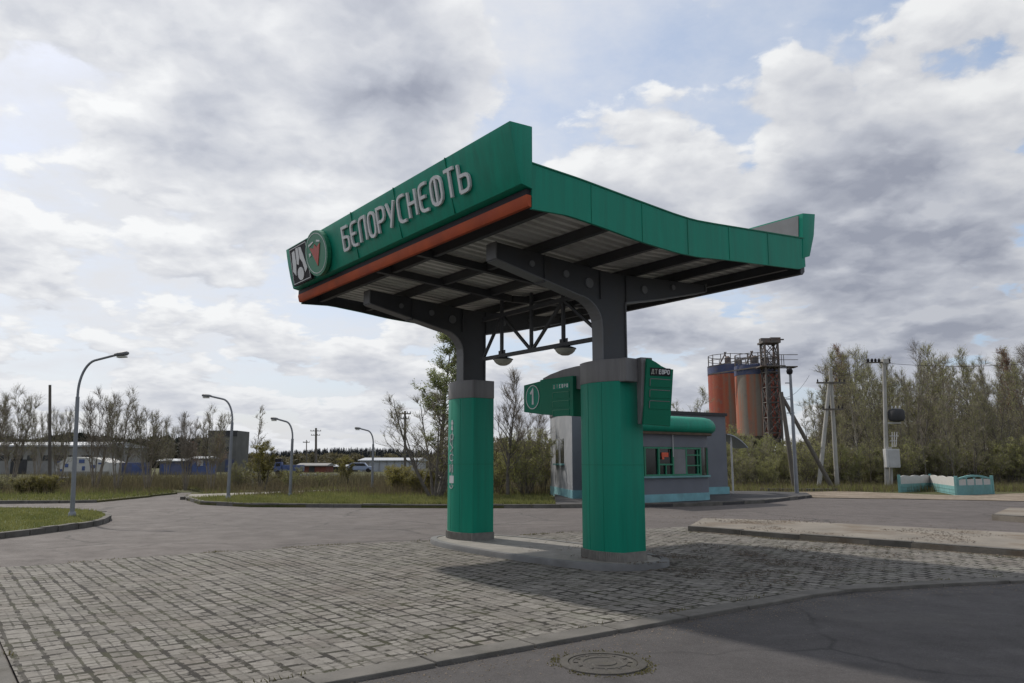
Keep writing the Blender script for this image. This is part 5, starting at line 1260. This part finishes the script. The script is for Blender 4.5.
plant(kshr[0], at_px(240, 0, 46), top_h(240, 462, 46), 'thin twiggy bush between dark tower building and yellow green tree', cat='bush', name='bush', wide=1.2)
plant(kshr[1], at_px(322, 0, 50), top_h(322, 474, 50), 'low twiggy bush on the verge before the pale low wall', cat='bush', name='bush', wide=1.4)
# behind the far column
plant(kbirch, at_px(440, 0, 38), top_h(442, 335, 38), 'tall fresh green birch directly left of the far column', name='birch_tree', wide=1.35)
plant(kbig, at_px(436, 0, 36), top_h(436, 388, 36), 'dark spreading multi-stemmed tree below the tall birch', name='bare_tree', wide=1.35)
plant(kb_[0], at_px(508, 0, 37), top_h(508, 378, 37), 'bare round-crowned tree seen between the two columns', name='bare_tree', wide=1.0, rz=1.0)
plant(kw[2], at_px(530, 0, 39), top_h(530, 404, 39), 'lower bare tree beside the left wall of the kiosk', name='bare_tree', wide=.9)
for px, pt, Y, k, lab in ((525, 438, 37.5, 1, 'olive bush left of the kiosk, nearest the columns'), (544, 436, 41.5, 0, 'olive bush touching the left corner of the kiosk'), (497, 448, 39, 2, 'olive bush at the right edge of the far column'), (458, 455, 37, 1, 'olive bush hidden partly by the far column')):
    plant(kshr[k], at_px(px, 0, Y), top_h(px, pt, Y), lab, cat='bush', name='bush', wide=1.0)
# behind the kiosk and around the silos
for px, pt, Y, k, lab in ((689, 391, 58, 5, 'olive leafing tree behind the flat roof of the kiosk'), (668, 402, 56, 4, 'olive tree behind kiosk roof, half hidden by the near price sign'), (712, 410, 62, 4, 'tree before the left silo, just right of the kiosk roof')):
    plant(ksap[k], at_px(px, 0, Y), top_h(px, pt, Y), lab, name='leafy_tree', wide=1.1)
for i, (px, pt, Y) in enumerate(((720, 432, 58), (733, 446, 52), (748, 430, 62), (757, 440, 54), (770, 444, 58), (781, 450, 55), (742, 455, 50), (766, 460, 50), (793, 446, 60), (806, 440, 62), (815, 450, 56))):
    plant(kshr[i % 3], at_px(px, 0, Y), top_h(px, pt, Y), 'olive green bush growing around the feet of the two silos', cat='bush', name='bush', group='bushes around the silos', wide=1.1)
# the grove at the right: individual saplings
rnd = random.Random(5)
tops = [(800, 425), (815, 408), (826, 392), (838, 372), (847, 357), (856, 346), (866, 358), (880, 372), (895, 368), (910, 378), (922, 366), (932, 352), (942, 362), (955, 376), (968, 366), (982, 362), (995, 372), (1008, 366), (1020, 358), (1035, 352), (1060, 360)]
def top_at(px):
    for (x0, y0), (x1, y1) in zip(tops, tops[1:]):
        if x0 <= px <= x1: return y0 + (y1 - y0) * (px - x0) / (x1 - x0)
    return tops[-1][1] if px > 1000 else 430
n = 0
for row, (Y, step, dy) in enumerate(((54, 14, 10), (59, 12, -8), (65, 12, -2), (71, 12, -6), (79, 14, 4))):
    px = 812 + row * 2.3
    while px < 1085:
        x = px + rnd.uniform(-4, 4); y = Y + rnd.uniform(-2, 2); k = rnd.randrange(6)
        h = top_h(x, min(452, top_at(x) + dy + rnd.uniform(-5, 14)), y)
        if row == 0: h *= rnd.uniform(.55, .95)
        if 838 < x < 858 and row == 2: kk = krust
        elif 1012 < x < 1030 and row == 1: kk = krust
        else: kk = ksap[k]
        lab = ('rust brown topped tree rising out of the grove at the right' if kk is krust else 'thin olive budding sapling in the dense grove at the right')
        plant(kk, at_px(x, 0, y), h, lab, name='sapling', group='rust topped trees in the grove' if kk is krust else 'saplings of the right grove', wide=rnd.uniform(.85, 1.15)); px += step * rnd.uniform(.75, 1.25); n += 1
for i in range(26):
    x = 806 + i * 10.5 + rnd.uniform(-4, 4); y = rnd.uniform(52, 58); plant(kshr[rnd.randrange(3)], at_px(x, 0, y), top_h(x, rnd.uniform(440, 462), y), 'twiggy olive bush at the foot of the grove at the right', cat='bush', name='bush', group='bushes under the right grove', wide=rnd.uniform(.9, 1.3))

# far-off masses that read as one
def conifers(name, m, spots, seed, label):
    rnd = random.Random(seed); b = MB()
    for (x, y, z, h) in spots:
        r = h * rnd.uniform(.22, .34); lay = 7
        b.tube([(x, y, z), (x, y, z + h)], [h * .02, h * .004], 4, cap=False)
        for k in range(lay):
            t = k / lay; zz = z + h * (.10 + .86 * t); rr = r * (1 - t) ** .8 + h * .012; a0 = rnd.random() * 6
            nb = 7
            for j in range(nb):
                a = a0 + 2 * PI * j / nb + rnd.uniform(-.2, .2); r2 = rr * rnd.uniform(.7, 1.2); w = .45 * r2
                tip = Vector((x + math.cos(a) * r2, y + math.sin(a) * r2, zz - h * .05 * rnd.random())); c = Vector((x, y, zz + h * .07)); sd = Vector((-math.sin(a), math.cos(a), 0)) * w
                mid = c.lerp(tip, .6)
                b.add([c, mid + sd, tip, mid - sd, mid - Vector((0, 0, h * .05))], [(0, 1, 2, 3), (0, 4, 2, 1), (0, 3, 2, 4)])
    o = b.build(name, m); return tag(o, label, 'forest', kind='stuff')
sp_ = []
for i in range(800):
    Y = rnd.uniform(190, 260); px = rnd.uniform(-80, 215); pt = 434 + 8 * mnoise.noise(Vector((px * .02, 1, 0))) + rnd.uniform(-3, 4) + max(0, px - 120) * .03
    sp_.append((P(px, 461, Y).x, Y, 0, top_h(px, pt, Y)))
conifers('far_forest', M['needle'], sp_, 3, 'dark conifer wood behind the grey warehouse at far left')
# low hills with woods
b = MB(); nxh = 60; vs = []; fs = []
ridge = []
for i in range(nxh + 1):
    px = 150 + 500 * i / nxh; Y = 620.0
    pt = 457 - 6.0 * math.exp(-((px - 345) / 75) ** 2) - 2.5 * math.exp(-((px - 430) / 60) ** 2) - 3 * math.exp(-((px - 545) / 50) ** 2)
    ridge.append((px, P(px, pt, Y).z))
for i, (px, zz) in enumerate(ridge):
    for (Y, f) in ((430, 0.0), (520, .45), (620, 1.0), (760, .6), (900, -.05)): vs.append((P(px, 461, 620).x * (Y / 620), Y, -.5 + (zz - .5) * f))
for i in range(nxh):
    for k in range(4): fs.append((i * 5 + k, (i + 1) * 5 + k, (i + 1) * 5 + k + 1, i * 5 + k + 1))
b.add(vs, fs); tag(b.build('hill', M['soil'], smooth=60), kind='structure')
sp_ = []
def ridge_z(px):
    f = (px - 150) / 500 * nxh; i = max(0, min(nxh - 1, int(f))); return ridge[i][1] + (ridge[i + 1][1] - ridge[i][1]) * (f - i)
for i in range(2600):
    Y = rnd.uniform(470, 640); px = rnd.uniform(170, 640); f = (Y - 430) / 190.0
    f = min(1, f if f < .47 else .45 + (f - .47)); sp_.append((P(px, 461, 620).x * (Y / 620), Y, max(-.5, -.6 + (ridge_z(px) - .5) * f), rnd.uniform(3, 4.6)))
conifers('hill_forest', M['needle_hazed'], sp_, 4, 'blue-dark wooded ridge on the horizon behind the truck and sheds')
# distant broadleaf belt, twiggy mass behind the sheds, the kiosk and the right grove
def belt(name, m, spots, seed, label, leaf=.35, n=170):
    rnd = random.Random(seed); b = MB()
    for (x, y, h, w) in spots:
        for j in range(3): b.bar((x + rnd.uniform(-.2, .2), y, 0), (x + rnd.uniform(-w, w) * .5, y, h * rnd.uniform(.7, .98)), .07)
        for j in range(n):
            u = rnd.random(); zz = h * (.08 + .92 * u ** .8); rr = w * (1 - .65 * u) * math.sqrt(rnd.random()); a = rnd.random() * 6.28
            p = Vector((x + math.cos(a) * rr, y + math.sin(a) * rr, zz)); q = Vector((rnd.uniform(-1, 1), rnd.uniform(-1, 1), rnd.uniform(-.2, 1.6))).normalized(); s = leaf * rnd.uniform(.6, 1.6)
            o_ = q.orthogonal().normalized() * s * .16
            b.add([p - q * s * .6, p + o_, p + q * s * .6, p - o_], [(0, 1, 2, 3)])
    o = b.build(name, m); return tag(o, label, 'thicket', kind='stuff')
sp_ = []
for i in range(110):
    Y = rnd.uniform(84, 110); px = rnd.uniform(805, 1110); sp_.append((P(px, 461, Y).x, Y, top_h(px, min(448, top_at(px) + rnd.uniform(28, 60)), Y), rnd.uniform(1.6, 2.6)))
belt('thicket', M['leaf_bush'], sp_, 8, 'brown twiggy thicket filling the depth of the grove at the right', .42, 260)
sp_ = []
for i in range(120):
    Y = rnd.uniform(150, 230); px = rnd.uniform(225, 560); sp_.append((P(px, 461, Y).x, Y, top_h(px, rnd.uniform(453, 463), Y), rnd.uniform(2.0, 3.6)))
belt('field_thicket', M['leaf_bush'], sp_, 9, 'olive brown scrub belt across the field behind the sheds', .8, 150)
sp_ = []
for i in range(60):
    Y = rnd.uniform(95, 130); px = rnd.uniform(640, 830); sp_.append((P(px, 461, Y).x, Y, top_h(px, rnd.uniform(438, 456), Y), rnd.uniform(1.8, 2.8)))
belt('silo_thicket', M['leaf_bush'], sp_, 10, 'olive brown scrub behind the silos and kiosk', .5, 170)
sp_ = []
for i in range(46):
    Y = rnd.uniform(66, 90); px = rnd.uniform(480, 570); sp_.append((P(px, 461, Y).x, Y, top_h(px, rnd.uniform(438, 456), Y), rnd.uniform(1.2, 2.0)))
belt('kiosk_thicket', M['leaf_bush'], sp_, 12, 'dark scrub between the far column and the kiosk', .4, 200)

# grass, dry weeds, tufts in joints
def inside(p, poly):
    c = False; j = len(poly) - 1
    for i in range(len(poly)):
        if (poly[i][1] > p[1]) != (poly[j][1] > p[1]) and p[0] < (poly[j][0] - poly[i][0]) * (p[1] - poly[i][1]) / (poly[j][1] - poly[i][1]) + poly[i][0]: c = not c
        j = i
    return c
def blades(name, m, pts, hmin, hmax, w, label, seed, bend=.4, clump=1):
    rnd = random.Random(seed); vs = []; fs = []
    for (x, y, z) in pts:
        for _ in range(clump):
            h = rnd.uniform(hmin, hmax); a = rnd.random() * 6.28; dx_, dy_ = math.cos(a), math.sin(a); l = rnd.uniform(-bend, bend) * h; l2 = rnd.uniform(-bend, bend) * h; o = len(vs)
            jx = rnd.uniform(-.06, .06) * (clump > 1); jy = rnd.uniform(-.06, .06) * (clump > 1)
            vs += [(x + jx - dx_ * w, y + jy - dy_ * w, z), (x + jx + dx_ * w, y + jy + dy_ * w, z), (x + jx + l, y + jy + l2, z + h)]; fs.append((o, o + 1, o + 2))
    b = MB(); b.v = vs; b.f = fs; o = b.build(name, m); return tag(o, label, 'grass', kind='stuff')
rg = random.Random(21); pts = []
x0, x1 = min(p[0] for p in pl_), max(p[0] for p in pl_); y0, y1 = min(p[1] for p in pl_), max(p[1] for p in pl_)
while len(pts) < 26000:
    p = (rg.uniform(max(x0, -22), x1), rg.uniform(y0, y1))
    if inside(p, pl_): pts.append((p[0], p[1], .125))
blades('island_grass', M['grass'], pts, .04, .11, .012, 'short green grass on the left island around the tallest lamp', 1)
mid_poly = [(p.x, p.y) for p in far_edge[7:12]] + [(walk_a.x, walk_a.y), (1.9, 41), (4.0, 44), (4, 62), (-28, 62), (-16.0, 41.5)]
pth_poly = [(p.x, p.y) for p in pth]
pts = []; dry = []
while len(pts) < 42000:
    p = (rg.uniform(-22, 5), 30 + 26 * rg.random() ** 1.6)
    if inside(p, mid_poly) and not inside(p, pth_poly):
        nz = mnoise.noise(Vector((p[0] * .25, p[1] * .25, 0)))
        if nz > -.25 + rg.uniform(-.2, .2) or p[1] < 36: pts.append((p[0], p[1], .095))
        if (p[1] > 37 and nz < .1 and len(dry) < 9000): dry.append((p[0], p[1], .09))
blades('verge_grass', M['grass'], pts, .06, .20, .016, 'green grass of the verge between road and sheds', 2)
lv_poly = poly_lv = [(p.x, p.y) for p in far_edge[0:5]] + [(G(150, 497).x, G(150, 497).y), (-17.6, 41.5), (-30, 62), (-90, 62), (-90, 36)]
pts = []
while len(pts) < 16000:
    p = (rg.uniform(-34, -15), rg.uniform(33, 48))
    if inside(p, lv_poly):
        pts.append((p[0], p[1], .085))
        if p[1] > 38 and rg.random() < .25 and len(dry) < 14000: dry.append((p[0], p[1], .085))
blades('far_verge_grass', M['grass'], pts, .06, .22, .018, 'rough green grass of the far left verge', 3)
blades('dry_weeds', M['leaf_dry'], dry, .25, .75, .012, 'dry pale brown weeds standing along the back of the verges', 4, .25)
# dark ditch growth behind the verge
pts = [(rg.uniform(-34, 6), rg.uniform(47, 60), 0) for _ in range(16000)]
blades('ditch_growth', M['leaf_bush'], pts, .4, 1.15, .03, 'dark brown undergrowth in the ditch behind the verges', 5, .4)
pts = [(rg.uniform(11, 42), rg.uniform(45, 60), 0) for _ in range(26000)]
pts = [p for p in pts if p[1] > 43.5 + .12 * max(0, 24 - p[0])]
blades('grove_grass', M['grass'], pts, .10, .45, .02, 'rough green grass in front of the grove and fence at the right', 6)
pts = [(rg.uniform(11, 42), rg.uniform(44, 58), 0) for _ in range(9000)]
blades('grove_weeds', M['leaf_dry'], pts, .2, .7, .014, 'dry pale weeds under the grove at the right', 7, .3)
pts = []
eg = [L2W(*q) for q in pave_far]
for i in range(1300):
    t = rg.random() * (len(eg) - 1); k = int(t); p = eg[k].lerp(eg[k + 1], t - k)
    if mnoise.noise(Vector((p.x * .9, p.y * .9, 5))) > .0: pts.append((p.x + rg.gauss(0, .07), p.y + rg.gauss(0, .07), .02))
for i in range(500):
    x = rg.uniform(-8.1, 3.5); yk = kerb_y + .02 if x < -.3 else kerb_y - .28 * max(0, x); p = L2W(x, yk + rg.gauss(.02, .03))
    if mnoise.noise(Vector((x * 1.5, 3, 1))) > .12: pts.append((p.x, p.y, .03))
for i in range(700):
    p = fp[0].lerp(fp[3], rg.random()) + Vector((rg.gauss(0, .05) - .12, rg.gauss(0, .05) - .15, 0))
    if mnoise.noise(Vector((p.x * 1.1, p.y, 9))) > .0: pts.append((p.x, p.y, .02))
for i in range(260):
    p = L2W(-8.58 + rg.gauss(.0, .025), rg.uniform(-3, 4))
    if mnoise.noise(Vector((p.x * 1.6, p.y * 1.6, 2))) > .0: pts.append((p.x, p.y, .03))
mring = []
for i in range(260):
    a_ = rg.random() * 6.28; r_ = .375 + abs(rg.gauss(0, .03))
    if mnoise.noise(Vector((math.cos(a_) * 2, math.sin(a_) * 2, 4))) > -.15: mring.append((mc.x + math.cos(a_) * r_, mc.y + math.sin(a_) * r_, .016))
blades('joint_weeds', M['moss'], pts, .015, .06, .010, 'small weeds and moss growing in joints along the paving edges', 8, .7, 2)
blades('manhole_moss', M['moss'], mring, .006, .022, .010, 'low moss grown round the rim of the manhole cover', 18, .8, 2)
# leaf litter lying on pad and paving
def litter(pts, label, seed):
    rnd = random.Random(seed); vs = []; fs = []
    for (x, y, z) in pts:
        s = rnd.uniform(.012, .032); a = rnd.random() * 6.28; c_, s_ = math.cos(a) * s, math.sin(a) * s; o = len(vs); t1 = rnd.uniform(0, .012); t2 = rnd.uniform(0, .012)
        vs += [(x - c_, y - s_, z + t1), (x + s_ * .6, y - c_ * .6, z), (x + c_, y + s_, z + t2), (x - s_ * .6, y + c_ * .6, z + .003)]; fs.append((o, o + 1, o + 2, o + 3))
    b = MB(); b.v = vs; b.f = fs; return tag(b.build('leaf_litter', M['litter'], None), label, 'litter', kind='stuff')
pts = []
for i in range(9000):
    x = rg.gauss(1.8, 2.2); y = rg.gauss(-1.0, 1.4); p = L2W(x, y)
    if x > -.5 and y > kerb_y + .1 and x < 6.2 and mnoise.noise(Vector((x * 1.6, y * 1.6, 7))) > .05: pts.append((p.x, p.y, .060 if abs(x - .06) > 1.2 or y < -.95 else .15))
for i in range(4000):
    t = rg.random(); p = fp[0].lerp(fp[3], t) + Vector((rg.gauss(.9, .9), rg.gauss(2.2, 1.5), 0))
    if mnoise.noise(Vector((p.x * .6, p.y * .6, 4))) > .08 and p.y - fp[0].y > (p.x - fp[0].x) * (fp[3].y - fp[0].y) / (fp[3].x - fp[0].x) + .3: pts.append((p.x, p.y, .158))
litter(pts, 'brown leaf litter scattered on the paving and pads right of the island', 9)

rnd = random.Random(77); vs = []; fs = []
def stone(x, y, z, r):
    o = len(vs); q = [(rnd.uniform(.6, 1.2) * r) for _ in range(6)]; a = rnd.random() * 6.28
    for k in range(4): vs.append((x + math.cos(a + k * PI / 2) * q[k], y + math.sin(a + k * PI / 2) * q[k], z + r * .25))
    vs.append((x, y, z + q[4] * .8)); fs.extend([(o, o + 1, o + 4), (o + 1, o + 2, o + 4), (o + 2, o + 3, o + 4), (o + 3, o, o + 4)])
for i in range(2600):
    x = rnd.uniform(-8, 6); yk = kerb_y if x < -.3 else kerb_y - .28 * max(0, x); d_ = abs(rnd.gauss(0, .35)) + .27; p = L2W(x, yk - d_); stone(p.x, p.y, .016, rnd.uniform(.004, .011))
for i in range(1500):
    p = fp[0].lerp(fp[3], rnd.random()); d_ = abs(rnd.gauss(0, .25)) + .05; stone(p.x + d_ * .55, p.y - d_, .05, rnd.uniform(.006, .016))
for i in range(900):
    x = rnd.uniform(-6, 7); y = rnd.uniform(-11, kerb_y - .4); p = L2W(x, y); stone(p.x, p.y, .016, rnd.uniform(.003, .008))
b = MB(); b.v = vs; b.f = fs; tag(b.build('grit', M['dirt']), 'loose sandy grit lying along the kerbs of the lane and pad', 'grit', kind='stuff')
